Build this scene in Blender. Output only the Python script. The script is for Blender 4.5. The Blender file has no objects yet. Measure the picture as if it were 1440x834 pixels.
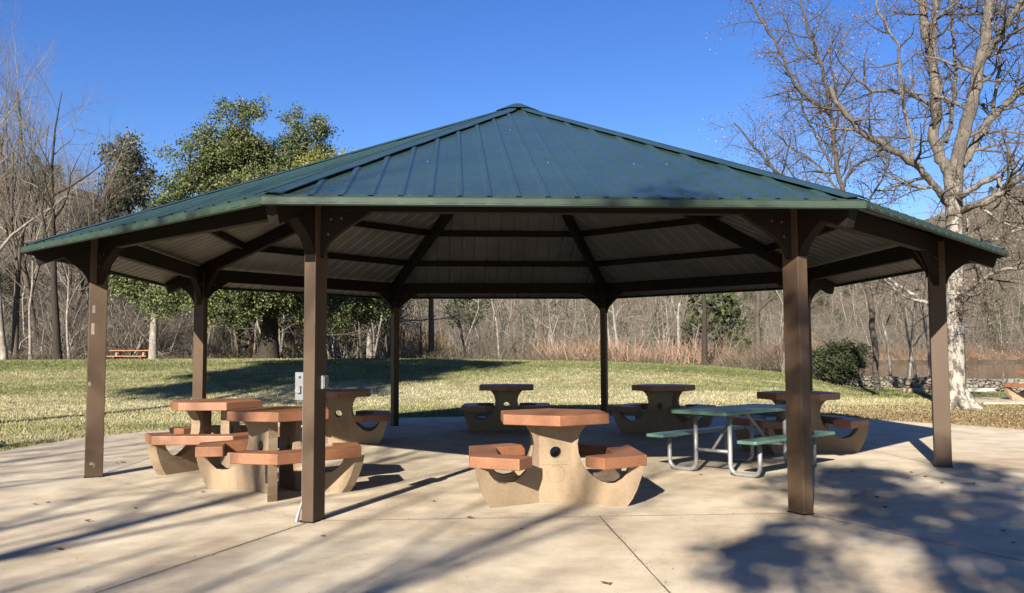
import bpy, bmesh, math, random
import numpy as np
from mathutils import Vector, Matrix
from mathutils.geometry import tessellate_polygon

S = bpy.context.scene
COL = S.collection
rad = math.radians
# ------------------------------------------------------------------ camera
F, PITCH, ROLL, EYE = 1246.26, 0.0656, -0.0037, 1.4
cr_, sr_ = math.cos(ROLL), math.sin(ROLL)
cp, sp = math.cos(PITCH), math.sin(PITCH)
R0, U0, F0 = Vector((1, 0, 0)), Vector((0, -sp, cp)), Vector((0, cp, sp))
CR = R0 * cr_ + U0 * sr_
CU = U0 * cr_ - R0 * sr_

def P(u, v, y):
    """point whose world y is given, seen along the ray (u, v)"""
    X, Y = (u - 720) / F, -(v - 417) / F
    d = F0 + CR * X + CU * Y
    return Vector((0, 0, EYE)) + d * (y / d.y)

cam_d = bpy.data.cameras.new('camera')
cam = bpy.data.objects.new('camera', cam_d)
COL.objects.link(cam)
M = Matrix((CR, CU, -F0)).transposed().to_4x4()
M.translation = (0, 0, EYE)
cam.matrix_world = M
cam_d.sensor_width = 36
cam_d.lens = 36 * F / 1440
cam_d.clip_start = 0.1
cam_d.clip_end = 3000
S.camera = cam

# ------------------------------------------------------------------ object helpers
def link(name, me, parent=None):
    o = bpy.data.objects.new(name, me)
    COL.objects.link(o)
    if parent is not None:
        o.parent = parent
    return o

def tag(o, label=None, cat=None, group=None, kind=None):
    if label: o['label'] = label
    if cat: o['category'] = cat
    if group: o['group'] = group
    if kind: o['kind'] = kind
    return o

def empty(name, loc=(0, 0, 0), rz=0.0, **k):
    o = link(name, None)
    o.location = loc
    o.rotation_euler = (0, 0, rz)
    return tag(o, **k)

def kids(o):
    return [c for c in COL.objects if c.parent == o]

def copy_tree(o, parent=None):
    c = o.copy()
    COL.objects.link(c)
    c.parent = parent
    for ch in list(kids(o)):
        copy_tree(ch, c)
    return c

def mesh(name, verts, faces, mat=None, parent=None, smooth=False, bevel=0, seg=2):
    me = bpy.data.meshes.new(name)
    me.from_pydata([tuple(v) for v in verts], [], faces)
    me.update()
    if mat: me.materials.append(mat)
    if smooth:
        me.polygons.foreach_set('use_smooth', [True] * len(me.polygons))
    o = link(name, me, parent)
    if bevel:
        b = o.modifiers.new('bevel', 'BEVEL')
        b.width = bevel; b.segments = seg; b.limit_method = 'ANGLE'; b.angle_limit = rad(35)
    return o

def np_mesh(name, V, Fc, mat=None, parent=None, smooth=False):
    """V (n,3) array, Fc (m,k) array, constant k"""
    me = bpy.data.meshes.new(name or 'part')
    V = np.ascontiguousarray(V, dtype=np.float32); Fc = np.ascontiguousarray(Fc, dtype=np.int32)
    m, k = Fc.shape
    me.vertices.add(len(V)); me.vertices.foreach_set('co', V.ravel())
    me.loops.add(m * k); me.loops.foreach_set('vertex_index', Fc.ravel())
    me.polygons.add(m)
    me.polygons.foreach_set('loop_start', np.arange(0, m * k, k, dtype=np.int32))
    try: me.polygons.foreach_set('loop_total', np.full(m, k, dtype=np.int32))
    except Exception: pass
    me.update(calc_edges=True)
    if smooth: me.polygons.foreach_set('use_smooth', np.ones(m, dtype=bool))
    if mat: me.materials.append(mat)
    return link(name, me, parent) if name else me

class MB:
    def __init__(s): s.v = []; s.f = []
    def add(s, vs, fs):
        n = len(s.v); s.v += [tuple(v) for v in vs]; s.f += [tuple(i + n for i in f) for f in fs]
    def hexa(s, p):  # 8 points: bottom 4 ccw, top 4 ccw
        s.add(p, [(3, 2, 1, 0), (4, 5, 6, 7), (0, 1, 5, 4), (1, 2, 6, 5), (2, 3, 7, 6), (3, 0, 4, 7)])
    def box(s, c, d, ax=None):
        c = Vector(c); X, Y, Z = (Vector(a) for a in ax) if ax else (Vector((1, 0, 0)), Vector((0, 1, 0)), Vector((0, 0, 1)))
        a, b, e = d[0] / 2, d[1] / 2, d[2] / 2
        s.hexa([c + X * i * a + Y * j * b + Z * k * e for k in (-1, 1) for i, j in ((-1, -1), (1, -1), (1, 1), (-1, 1))])
    def beam(s, p, q, w, h, up=(0, 0, 1)):
        """rectangular bar from p to q, its TOP centre line running p-q"""
        p, q = Vector(p), Vector(q); d = (q - p).normalized()
        side = d.cross(Vector(up)).normalized(); n = side.cross(d).normalized()
        P0 = []
        for o in (-h, 0):
            P0 += [p - side * w / 2 + n * o, p + side * w / 2 + n * o, q + side * w / 2 + n * o, q - side * w / 2 + n * o]
        s.hexa(P0)
    def tube(s, pts, r, n=12, caps=True):
        pts = [Vector(p) for p in pts]
        if not hasattr(r, '__len__'): r = [r] * len(pts)
        t0 = (pts[1] - pts[0]).normalized()
        a = t0.orthogonal().normalized()
        rings = []
        for i, p in enumerate(pts):
            t = ((pts[min(i + 1, len(pts) - 1)] - p).normalized() + (p - pts[max(i - 1, 0)]).normalized())
            t = t.normalized() if t.length > 1e-6 else t0
            a = (a - t * a.dot(t)).normalized(); b = t.cross(a)
            rings.append([p + (a * math.cos(2 * math.pi * k / n) + b * math.sin(2 * math.pi * k / n)) * r[i] for k in range(n)])
        vs = [v for R in rings for v in R]; fs = []
        for i in range(len(pts) - 1):
            for k in range(n):
                k2 = (k + 1) % n
                fs.append((i * n + k, i * n + k2, (i + 1) * n + k2, (i + 1) * n + k))
        if caps: fs += [tuple(range(n - 1, -1, -1)), tuple((len(pts) - 1) * n + k for k in range(n))]
        s.add(vs, fs)
    def prism(s, poly, z0, z1):
        n = len(poly)
        s.add([(x, y, z0) for x, y in poly] + [(x, y, z1) for x, y in poly],
              [tuple(range(n - 1, -1, -1)), tuple(range(n, 2 * n))] + [(i, (i + 1) % n, n + (i + 1) % n, n + i) for i in range(n)])
    def build(s, name, mat, parent=None, bevel=0, smooth=False, seg=2):
        return mesh(name, s.v, s.f, mat, parent, smooth, bevel, seg)

def merge_in(o, mb, mat):
    """fold small fasteners into a part's own mesh as a second material"""
    bm = bmesh.new(); bm.from_mesh(o.data); n0 = len(bm.faces)
    vs = [bm.verts.new(v) for v in mb.v]
    for f in mb.f:
        q = bm.faces.new([vs[i] for i in f]); q.material_index = 1
    bm.to_mesh(o.data); bm.free(); o.data.materials.append(mat)

# ------------------------------------------------------------------ materials
def new_mat(name):
    m = bpy.data.materials.new(name); m.use_nodes = True
    nt = m.node_tree; b = nt.nodes['Principled BSDF']
    return m, nt, b

def ramp(nt, stops, fac=None, interp='LINEAR'):
    r = nt.nodes.new('ShaderNodeValToRGB'); r.color_ramp.interpolation = interp
    e = r.color_ramp.elements
    while len(e) < len(stops): e.new(0.5)
    for i, (p, c) in enumerate(stops):
        e[i].position = p; e[i].color = (*c, 1) if len(c) == 3 else c
    if fac is not None: nt.links.new(fac, r.inputs[0])
    return r

def noise(nt, scale, detail=4, rough=0.6, vec=None, coord='Object', dist=0.0, sc3=None):
    n = nt.nodes.new('ShaderNodeTexNoise')
    n.inputs['Scale'].default_value = scale; n.inputs['Detail'].default_value = detail
    n.inputs['Roughness'].default_value = rough; n.inputs['Distortion'].default_value = dist
    if vec is None:
        tc = nt.nodes.new('ShaderNodeTexCoord'); vec = tc.outputs[coord]
    if sc3:
        mp = nt.nodes.new('ShaderNodeMapping'); mp.inputs['Scale'].default_value = sc3
        nt.links.new(vec, mp.inputs['Vector']); vec = mp.outputs[0]
    nt.links.new(vec, n.inputs['Vector'])
    return n

def mixc(nt, fac, a, b, mode='MIX'):
    m = nt.nodes.new('ShaderNodeMix'); m.data_type = 'RGBA'; m.blend_type = mode
    for sock, v in ((m.inputs[0], fac), (m.inputs[6], a), (m.inputs[7], b)):
        if isinstance(v, (int, float)): sock.default_value = v
        elif isinstance(v, tuple): sock.default_value = (*v, 1)
        else: nt.links.new(v, sock)
    return m.outputs[2]

def bump(nt, b, h, strength=0.3, dist=0.01):
    n = nt.nodes.new('ShaderNodeBump'); n.inputs['Strength'].default_value = strength; n.inputs['Distance'].default_value = dist
    nt.links.new(h, n.inputs['Height']); nt.links.new(n.outputs[0], b.inputs['Normal'])

def simple(name, c1, c2, scale=6, rough=0.6, metal=0.0, bmp=0.2, bscale=None, bdist=0.004, spec=0.5, detail=5, sc3=None, lo=.35, hi=.65, island=0):
    m, nt, b = new_mat(name)
    n = noise(nt, scale, detail, 0.65, sc3=sc3)
    r = ramp(nt, [(lo, c1), (hi, c2)], n.outputs[0])
    out = r.outputs[0]
    if island:
        g = nt.nodes.new('ShaderNodeNewGeometry')
        rr = ramp(nt, [(0, (1 - island,) * 3), (1, (1 + island,) * 3)], g.outputs['Random Per Island'])
        out = mixc(nt, 1.0, out, rr.outputs[0], 'MULTIPLY')
    nt.links.new(out, b.inputs['Base Color'])
    b.inputs['Roughness'].default_value = rough; b.inputs['Metallic'].default_value = metal
    b.inputs['Specular IOR Level'].default_value = spec
    if bmp:
        n2 = noise(nt, bscale or scale * 6, 4, 0.6, sc3=sc3)
        bump(nt, b, n2.outputs[0], bmp, bdist)
    return m

# painted sheet roof
m_roof, nt, b = new_mat('green painted steel')
n = noise(nt, 1.3, 6, .7); n2 = noise(nt, 14, 5, .7, sc3=(1, 1, .3))
c = ramp(nt, [(.3, (.030, .060, .056)), (.7, (.042, .078, .071))], n.outputs[0])
dust = ramp(nt, [(.52, (0, 0, 0)), (.78, (.22, .22, .22))], n2.outputs[0])
nt.links.new(mixc(nt, dust.outputs[0], c.outputs[0], (.09, .12, .11)), b.inputs['Base Color'])
rr = ramp(nt, [(.3, (.20,) * 3), (.7, (.34,) * 3)], n2.outputs[0]); nt.links.new(rr.outputs[0], b.inputs['Roughness'])
b.inputs['Specular IOR Level'].default_value = .34
n3 = noise(nt, 2.2, 2, .5); bump(nt, b, n3.outputs[0], .10, .02)
m_fascia = simple('green trim paint', (.034, .062, .042), (.046, .078, .054), 3, .62, spec=.3, bmp=.05, bscale=4)
m_screw = simple('pale screw heads', (.20, .24, .24), (.30, .34, .34), 3, .4, bmp=0)
m_ceil = simple('cream sheet underside', (.17, .158, .138), (.25, .235, .208), 1.6, .55, bmp=.1, bscale=5, bdist=.01, detail=7)
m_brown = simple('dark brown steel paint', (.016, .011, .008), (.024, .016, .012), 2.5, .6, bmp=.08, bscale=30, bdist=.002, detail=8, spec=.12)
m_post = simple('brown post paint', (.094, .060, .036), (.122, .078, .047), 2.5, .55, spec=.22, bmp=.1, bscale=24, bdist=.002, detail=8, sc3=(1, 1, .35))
m_scuff = simple('pale scuff in the post paint', (.22, .17, .13), (.34, .29, .24), 30, .6, bmp=0)
m_galv = simple('galvanised steel', (.30, .295, .28), (.42, .41, .39), 18, .45, .25, bmp=.15, bscale=60, bdist=.001)
m_grey = simple('grey painted box', (.22, .23, .235), (.28, .29, .295), 9, .45, .1, bmp=.05)
m_bolt = simple('weathered bolts', (.10, .09, .08), (.16, .15, .14), 9, .5, .3, bmp=0)
m_dark = simple('black plastic', (.02, .02, .022), (.03, .03, .03), 9, .5, bmp=0)
m_green = simple('green plastic coated steel', (.10, .20, .155), (.13, .24, .185), 5, .38, bmp=.25, bscale=90, bdist=.002)

def stained(name, a, b_, stain, rough, amt=.5, sc=2.5, spk=1.0):
    m, nt, b = new_mat(name)
    tc = nt.nodes.new('ShaderNodeTexCoord'); oi = nt.nodes.new('ShaderNodeObjectInfo'); va = nt.nodes.new('ShaderNodeVectorMath'); va.operation = 'ADD'
    nt.links.new(tc.outputs['Object'], va.inputs[0]); nt.links.new(oi.outputs['Location'], va.inputs[1]); vv = va.outputs[0]   # every cast piece weathers differently
    n = noise(nt, sc, 8, .7, vec=vv); n2 = noise(nt, 40, 4, .7, vec=vv); n3 = noise(nt, 2.2, 6, .65, vec=vv)
    c = ramp(nt, [(.3, a), (.7, b_)], n.outputs[0])
    st = ramp(nt, [(.55, (0, 0, 0)), (.75, (amt,) * 3)], n3.outputs[0])
    c2 = mixc(nt, st.outputs[0], c.outputs[0], stain)
    sp_ = ramp(nt, [(.35, (1 - .14 * spk,) * 3), (.6, (1 + .04 * spk,) * 3)], n2.outputs[0])
    nt.links.new(mixc(nt, 1.0, c2, sp_.outputs[0], 'MULTIPLY'), b.inputs['Base Color'])
    b.inputs['Roughness'].default_value = rough
    bump(nt, b, n2.outputs[0], .25, .004)
    return m
m_top = stained('red stained concrete', (.34, .135, .062), (.42, .185, .088), (.24, .115, .065), .5, .6)
m_base = stained('tan cast concrete', (.35, .245, .145), (.42, .305, .19), (.26, .18, .11), .85, .7, 1.8, .9)

# concrete slab
m_slab, nt, b = new_mat('weathered broom finished concrete')
tc = nt.nodes.new('ShaderNodeTexCoord')
n1 = noise(nt, .32, 7, .62, vec=tc.outputs['Object'], dist=.6)
n2 = noise(nt, 2.1, 7, .65, vec=tc.outputs['Object'])
n3 = noise(nt, 60, 3, .7, vec=tc.outputs['Object'])
n4 = noise(nt, 7, 6, .75, vec=tc.outputs['Object'])
c = ramp(nt, [(.26, (.56, .41, .25)), (.46, (.76, .625, .44)), (.56, (.83, .70, .505)), (.74, (.90, .79, .60))], n1.outputs[0])
s2 = ramp(nt, [(.35, (.76, .73, .69)), (.60, (1.03, 1.03, 1.03))], n2.outputs[0])
s3 = ramp(nt, [(.3, (.90,) * 3), (.6, (1.04,) * 3)], n3.outputs[0])
sp4 = ramp(nt, [(.66, (1, 1, 1)), (.74, (.80, .76, .70))], n4.outputs[0])
c1 = mixc(nt, 1.0, c.outputs[0], s2.outputs[0], 'MULTIPLY'); c1 = mixc(nt, 1.0, c1, s3.outputs[0], 'MULTIPLY')
c1 = mixc(nt, 1.0, c1, sp4.outputs[0], 'MULTIPLY')
nt.links.new(c1, b.inputs['Base Color']); b.inputs['Roughness'].default_value = .85
bump(nt, b, n3.outputs[0], .35, .003)
m_joint = simple('dirt filled joint', (.10, .08, .06), (.20, .16, .12), 20, .95, bmp=0)
m_seam = simple('pale worn joint edge', (.56, .52, .45), (.64, .60, .53), 8, .9, bmp=0)

# lawn, shared by the ground sheet and the grass blades
def lawn_color(nt):
    tc = nt.nodes.new('ShaderNodeTexCoord')
    v = tc.outputs['Object']
    n1 = noise(nt, .17, 6, .62, vec=v, sc3=(.6, 1.5, 1), dist=.5)
    n2 = noise(nt, 1.5, 6, .75, vec=v)
    n3 = noise(nt, 9, 5, .75, vec=v)
    sx = nt.nodes.new('ShaderNodeSeparateXYZ'); nt.links.new(v, sx.inputs[0])
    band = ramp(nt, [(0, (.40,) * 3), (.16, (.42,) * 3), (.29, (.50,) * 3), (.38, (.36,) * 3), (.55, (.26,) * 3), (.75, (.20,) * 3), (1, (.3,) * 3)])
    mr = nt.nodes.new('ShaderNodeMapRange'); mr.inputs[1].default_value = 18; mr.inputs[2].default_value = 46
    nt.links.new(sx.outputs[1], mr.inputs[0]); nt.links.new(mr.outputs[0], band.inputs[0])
    def math_(op, a, b_):
        m = nt.nodes.new('ShaderNodeMath'); m.operation = op
        for i, q in enumerate((a, b_)):
            if isinstance(q, (int, float)): m.inputs[i].default_value = q
            else: nt.links.new(q, m.inputs[i])
        return m.outputs[0]
    s = math_('ADD', math_('MULTIPLY', n1.outputs[0], .9), math_('MULTIPLY', n2.outputs[0], .8))
    s = math_('ADD', s, math_('MULTIPLY', n3.outputs[0], .6))
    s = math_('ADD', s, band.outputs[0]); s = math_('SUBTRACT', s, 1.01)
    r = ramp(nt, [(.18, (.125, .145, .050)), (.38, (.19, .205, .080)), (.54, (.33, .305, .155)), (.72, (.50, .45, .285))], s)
    # brown leaf litter lying on the right, near the slab
    lx = nt.nodes.new('ShaderNodeMapRange'); lx.inputs[1].default_value = 4; lx.inputs[2].default_value = 9
    nt.links.new(sx.outputs[0], lx.inputs[0])
    ly = nt.nodes.new('ShaderNodeMapRange'); ly.inputs[1].default_value = 25; ly.inputs[2].default_value = 20
    nt.links.new(sx.outputs[1], ly.inputs[0])
    l3 = ramp(nt, [(.40, (0, 0, 0)), (.58, (1, 1, 1))], n3.outputs[0])
    lf = math_('MULTIPLY', math_('MULTIPLY', lx.outputs[0], ly.outputs[0]), l3.outputs[0])
    return mixc(nt, lf, r.outputs[0], (.30, .19, .12)), n3, sx
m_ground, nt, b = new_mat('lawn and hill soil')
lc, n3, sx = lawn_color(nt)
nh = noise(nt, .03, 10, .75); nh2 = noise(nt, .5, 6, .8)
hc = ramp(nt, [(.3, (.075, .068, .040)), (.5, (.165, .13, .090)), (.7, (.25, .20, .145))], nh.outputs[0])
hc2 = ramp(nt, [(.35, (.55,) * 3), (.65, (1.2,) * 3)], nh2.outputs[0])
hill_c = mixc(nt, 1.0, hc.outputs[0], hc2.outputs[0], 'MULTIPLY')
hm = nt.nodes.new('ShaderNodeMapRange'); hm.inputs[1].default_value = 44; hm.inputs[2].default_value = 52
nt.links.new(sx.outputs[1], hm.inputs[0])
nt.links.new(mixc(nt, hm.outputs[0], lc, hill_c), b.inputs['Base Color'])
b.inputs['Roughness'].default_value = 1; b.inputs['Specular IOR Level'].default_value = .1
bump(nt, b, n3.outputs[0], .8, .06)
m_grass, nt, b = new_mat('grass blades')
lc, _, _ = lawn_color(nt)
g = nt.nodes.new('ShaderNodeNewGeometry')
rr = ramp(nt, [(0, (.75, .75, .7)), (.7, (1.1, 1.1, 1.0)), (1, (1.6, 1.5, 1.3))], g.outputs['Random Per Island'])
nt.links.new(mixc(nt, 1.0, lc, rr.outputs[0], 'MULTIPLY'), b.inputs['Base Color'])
b.inputs['Roughness'].default_value = .8; b.inputs['Specular IOR Level'].default_value = .2

def leafmat(name, cols, rough=.5, trans=.0, spec=.35):
    m, nt, b = new_mat(name)
    g = nt.nodes.new('ShaderNodeNewGeometry')
    n = len(cols)
    r = ramp(nt, [(i / (n - 1), c) for i, c in enumerate(cols)], g.outputs['Random Per Island'])
    nn = noise(nt, .7, 3, .6); r2 = ramp(nt, [(.35, (.75, .8, .8)), (.65, (1.25, 1.2, 1.1))], nn.outputs[0])
    nt.links.new(mixc(nt, 1.0, r.outputs[0], r2.outputs[0], 'MULTIPLY'), b.inputs['Base Color'])
    b.inputs['Roughness'].default_value = rough; b.inputs['Specular IOR Level'].default_value = spec
    return m
m_oakleaf = leafmat('live oak leaves', [(.045, .065, .022), (.08, .105, .035), (.14, .16, .06), (.20, .21, .095)], .6, spec=.2)
m_yleaf = leafmat('yellow green leaves', [(.085, .105, .022), (.15, .165, .036), (.24, .23, .08)], .6, spec=.2)
m_pine = leafmat('grey pine needles', [(.07, .085, .045), (.12, .13, .075), (.18, .175, .115)], .6)
m_shrubleaf = leafmat('dark shrub leaves', [(.025, .035, .016), (.05, .062, .028), (.085, .10, .045)], .75, spec=.15)
m_redtwig = leafmat('red brown willow twigs', [(.20, .12, .085), (.32, .205, .145), (.42, .31, .235)], .9, spec=.1)
m_straw = leafmat('dry tall grass', [(.33, .22, .10), (.44, .31, .15), (.52, .39, .21)], .9, spec=.1)
m_brush = leafmat('leafless undergrowth twigs', [(.09, .072, .056), (.16, .13, .10), (.26, .22, .17)], .9, spec=.1)
m_farwood = leafmat('distant grey twigs', [(.12, .10, .082), (.235, .20, .17), (.41, .365, .32)], .95, spec=.1)
m_fargreen = leafmat('distant evergreen leaves', [(.03, .045, .02), (.06, .075, .03), (.10, .115, .045)], .8, spec=.1)
m_budmat = leafmat('dry seed heads and buds', [(.10, .07, .055), (.19, .135, .11), (.32, .25, .22)], .8, spec=.1)
m_litter = leafmat('dry fallen leaves', [(.16, .09, .05), (.30, .18, .10), (.42, .30, .18)], .8, spec=.2)

def bark(name, a, b_, pale=None, sc=5, amt=.5, high=False):
    m, nt, b = new_mat(name)
    n = noise(nt, sc, 6, .75, sc3=(1, 1, .45)); n2 = noise(nt, sc * 5, 4, .7, sc3=(1, 1, .3))
    c = ramp(nt, [(.35, a), (.65, b_)], n2.outputs[0]).outputs[0]
    if pale:
        pr = ramp(nt, [(amt - .03, (0, 0, 0)), (amt + .03, (1, 1, 1))], n.outputs[0])
        fac = pr.outputs[0]
        if high:     # the bark is pale low down and darker, scaly grey on the upper limbs
            tc = nt.nodes.new('ShaderNodeTexCoord'); sx = nt.nodes.new('ShaderNodeSeparateXYZ'); nt.links.new(tc.outputs['Object'], sx.inputs[0])
            mr = nt.nodes.new('ShaderNodeMapRange'); mr.inputs[1].default_value = 4.2; mr.inputs[2].default_value = 6.5; mr.inputs[3].default_value = 1; mr.inputs[4].default_value = .22
            nt.links.new(sx.outputs[2], mr.inputs[0])
            mm = nt.nodes.new('ShaderNodeMath'); mm.operation = 'MULTIPLY'; nt.links.new(mr.outputs[0], mm.inputs[0]); nt.links.new(fac, mm.inputs[1]); fac = mm.outputs[0]
        c = mixc(nt, fac, c, pale)
    nt.links.new(c, b.inputs['Base Color']); b.inputs['Roughness'].default_value = .9
    b.inputs['Specular IOR Level'].default_value = .2
    bump(nt, b, n2.outputs[0], .7, .03)
    return m
m_syc = bark('mottled pale sycamore bark', (.10, .083, .066), (.17, .145, .12), (.42, .38, .325), 6, .50, True)
m_sycb = bark('sycamore branch bark', (.07, .056, .045), (.15, .125, .10), (.30, .26, .22), 7, .64)
m_bark = bark('grey brown bark', (.08, .062, .048), (.17, .138, .11))
m_barkd = bark('dark bark', (.028, .022, .017), (.07, .055, .042))
m_barkl = bark('light grey bark', (.20, .17, .14), (.33, .29, .24), (.44, .40, .34), 6, .55)
m_twig = leafmat('grey brown twigs', [(.14, .115, .095), (.24, .20, .165), (.36, .31, .26)], .9, spec=.1)
m_stone = stained('rubble stone', (.17, .14, .105), (.38, .33, .26), (.09, .08, .06), .9, .8, 5)
m_redwood = simple('red stained boards', (.34, .13, .06), (.42, .17, .08), 8, .6, bmp=.2)

# ------------------------------------------------------------------ sky and sun
SUN_AZ = math.atan2(.345, 1.0)        # shadows run away from the viewer, slightly to the right
SUN_EL = rad(25.0)
w = bpy.data.worlds.new('World'); S.world = w; w.use_nodes = True
nt = w.node_tree; bg = nt.nodes['Background']
sky = nt.nodes.new('ShaderNodeTexSky'); sky.sky_type = 'NISHITA'; sky.sun_disc = False
sky.sun_elevation = SUN_EL
sky.sun_rotation = math.pi + SUN_AZ
sky.altitude = 300; sky.air_density = 1.0; sky.dust_density = .2; sky.ozone_density = 3.5
hs = nt.nodes.new('ShaderNodeHueSaturation'); hs.inputs['Saturation'].default_value = 1.25; hs.inputs['Hue'].default_value = .518
nt.links.new(sky.outputs[0], hs.inputs['Color']); nt.links.new(hs.outputs[0], bg.inputs[0]); bg.inputs[1].default_value = 0.05
ld = bpy.data.lights.new('sun', 'SUN'); ld.energy = 5.0; ld.angle = rad(.45); ld.color = (1, .93, .82)
sun = link('sun', ld)
sdir = Vector((math.sin(SUN_AZ) * math.cos(SUN_EL), math.cos(SUN_AZ) * math.cos(SUN_EL), -math.sin(SUN_EL)))
sun.rotation_euler = sdir.to_track_quat('-Z', 'Y').to_euler()
S.view_settings.view_transform = 'Standard'; S.view_settings.look = 'None'
S.view_settings.exposure = 1.7; S.view_settings.gamma = 1
S.view_settings.use_curve_mapping = False
S.cycles.max_bounces = 8; S.cycles.diffuse_bounces = 3; S.cycles.glossy_bounces = 3

# ------------------------------------------------------------------ terrain
def sstep(a, b, x):
    t = np.clip((x - a) / (b - a), 0, 1); return t * t * (3 - 2 * t)
rng = np.random.default_rng(7)
_ph = rng.uniform(0, 6.28, (14, 2)); _fr = rng.uniform(.4, 1.0, (14, 2)) * np.array([[1.0 / (10 + 9 * i)] for i in range(14)]) * 6.28
def wobble(x, y):
    z = 0
    for i in range(14):
        z = z + (10 + 9 * i) * .012 * np.sin(x * _fr[i, 0] + _ph[i, 0]) * np.sin(y * _fr[i, 1] + _ph[i, 1])
    return z
def hgt(x, y):
    x = np.asarray(x, float); y = np.asarray(y, float)
    ys = np.maximum(y, 8.0); u = x / ys; px = 720 + F * u
    crest = np.interp(px, [-400, 0, 300, 500, 650, 850, 1000, 1100, 1170, 1230, 1300, 2200], [504, 504, 503.5, 503.5, 505, 509, 516, 525, 538, 546, 548, 548])
    A = np.maximum(1.4 - (crest - 498.9) / F * 40, -.02)
    lawn = A * sstep(21.5, 39, y)
    lawn = lawn + .025 * np.sin(x * .55 + 1) * np.sin(y * .4) * sstep(19, 24, y) * (1 - sstep(1100, 1200, px))
    # lake on the right, behind the rubble wall
    shore0 = np.interp(px, [700, 1000, 1180, 1240, 3000], [400, 120, 46, 39, 39])
    shore1 = np.interp(px, [700, 1000, 1180, 1240, 3000], [401, 190, 200, 232, 236])
    inlake = sstep(0, 2.5, y - shore0) * (1 - sstep(-6, 0, y - shore1))
    back = lawn * (1 - .35 * sstep(46, 60, y)) * (1 - sstep(60, 90, y)) - .5 * sstep(46, 60, y) * (px > 420)
    sky_y = np.interp(px, [-900, -300, 0, 110, 200, 300, 500, 700, 1000, 1200, 1284, 1440, 1800, 2600], [240, 215, 236, 250, 290, 335, 365, 370, 365, 345, 312, 258, 215, 230])
    Dr = np.interp(px, [-500, 0, 300, 700, 1000, 1300, 2000], [230, 260, 320, 420, 450, 480, 480])
    Ds = np.interp(px, [-500, 0, 300, 700, 1000, 1200, 1300, 2000], [62, 66, 80, 150, 200, 236, 240, 240])
    zr = (498.9 - sky_y) / F * Dr
    t = np.clip((y - Ds) / (Dr - Ds), 0, 1); hill = zr * (t ** 1.15) * (1 - .5 * sstep(0, 400, y - Dr))
    hill = hill + wobble(x, y) * sstep(0, 80, y - Ds)
    z = back + np.maximum(hill, 0)
    z = z * (1 - inlake) - 2.2 * inlake
    return z
def H(x, y): return float(hgt(x, y))

def axis_pts(lo, hi, fine_lo, fine_hi, step, growth=1.12):
    a = list(np.arange(fine_lo, fine_hi + 1e-6, step))
    s = step; v = fine_hi
    while v < hi: s *= growth; v += s; a.append(v)
    s = step; v = fine_lo
    while v > lo: s *= growth; v -= s; a.insert(0, v)
    return np.array(a)
gx = axis_pts(-900, 1100, -30, 36, .6, 1.05); gy = axis_pts(-120, 1200, 16, 60, .5, 1.035)
X, Y = np.meshgrid(gx, gy)
Z = hgt(X, Y) - .015
V = np.stack([X, Y, Z], -1).reshape(-1, 3)
nx, ny = len(gx), len(gy)
I = np.arange(nx * ny).reshape(ny, nx)
Q = np.stack([I[:-1, :-1], I[:-1, 1:], I[1:, 1:], I[1:, :-1]], -1).reshape(-1, 4)
g = np_mesh('ground', V, Q, m_ground, smooth=True); tag(g, kind='structure')

# lake water
m_water, nt, b = new_mat('lake water')
b.inputs['Base Color'].default_value = (.045, .045, .032, 1); b.inputs['Roughness'].default_value = .06
b.inputs['Specular IOR Level'].default_value = .6
nw = noise(nt, .9, 3, .6, sc3=(.35, 1.2, 1)); bump(nt, b, nw.outputs[0], .25, .05)
o = mesh('water', [(8, 39, -1.2), (260, 39, -1.2), (330, 245, -1.2), (40, 245, -1.2)], [(0, 1, 2, 3)], m_water); tag(o, kind='structure')

# ------------------------------------------------------------------ slab
slab = [(-7.6, -14), (30, -14), (30, 9.2), (20, 10.6), (13, 13.4), (9.6, 16.0), (8.4, 17.9), (7.2, 19.3), (5.0, 20.1), (2.5, 20.4), (-1.0, 20.35), (-4.0, 19.6), (-6.4, 17.4), (-7.5, 15.2), (-7.75, 12)]
mb = MB(); mb.prism(slab, -.12, 0); o = mb.build('concrete_slab', m_slab, bevel=.012); tag(o, kind='structure')
PC = Vector((.0888, 12.859, 0)); YAW = rad(3.704)
RP, RE, ZE, ZA = 5.53, 6.333, 2.639, 5.029
AE = RE * math.cos(math.pi / 8); SL = (ZA - ZE) / AE
def ploc(a, r, z=0.0):  # pavilion local polar, degrees
    return Vector((r * math.cos(rad(a)), r * math.sin(rad(a)), z))
def pw(v):
    c, s = math.cos(YAW), math.sin(YAW)
    return Vector((PC.x + c * v[0] - s * v[1], PC.y + s * v[0] + c * v[1], v[2]))
VA = [-112.5 + 45 * k for k in range(8)]
def strip(mb, p, q, wd, z):
    d = (q - p).normalized(); s = Vector((-d.y, d.x, 0)) * wd / 2
    n = max(2, int((q - p).length / .5)); vs = []
    rr = random.Random(int(p.x * 100))
    for i in range(n + 1):
        t = i / n; j = Vector((rr.uniform(-1, 1), rr.uniform(-1, 1), 0)) * .002; k = rr.uniform(.6, 1.3)
        c = p.lerp(q, t) + j; vs += [(c - s * k).to_tuple()[:2] + (z,), (c + s * k).to_tuple()[:2] + (z,)]
    mb.add(vs, [(2 * i, 2 * i + 2, 2 * i + 3, 2 * i + 1) for i in range(n)])
js, jd = MB(), MB()
for k in range(8):
    a, b2 = pw(ploc(VA[k], RP)), pw(ploc(VA[(k + 1) % 8], RP)); strip(js, a, b2, .022, .004)
    o1 = pw(ploc(VA[k], RP)); o2 = pw(ploc(VA[k], RP + 6)); 
    if k in (0, 1, 2, 7): strip(jd, o1, o2, .012, .0045)
strip(jd, pw(Vector((.33, -RP * math.cos(math.pi / 8), 0))), pw(Vector((.36, -13, 0))), .014, .0045)
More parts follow.
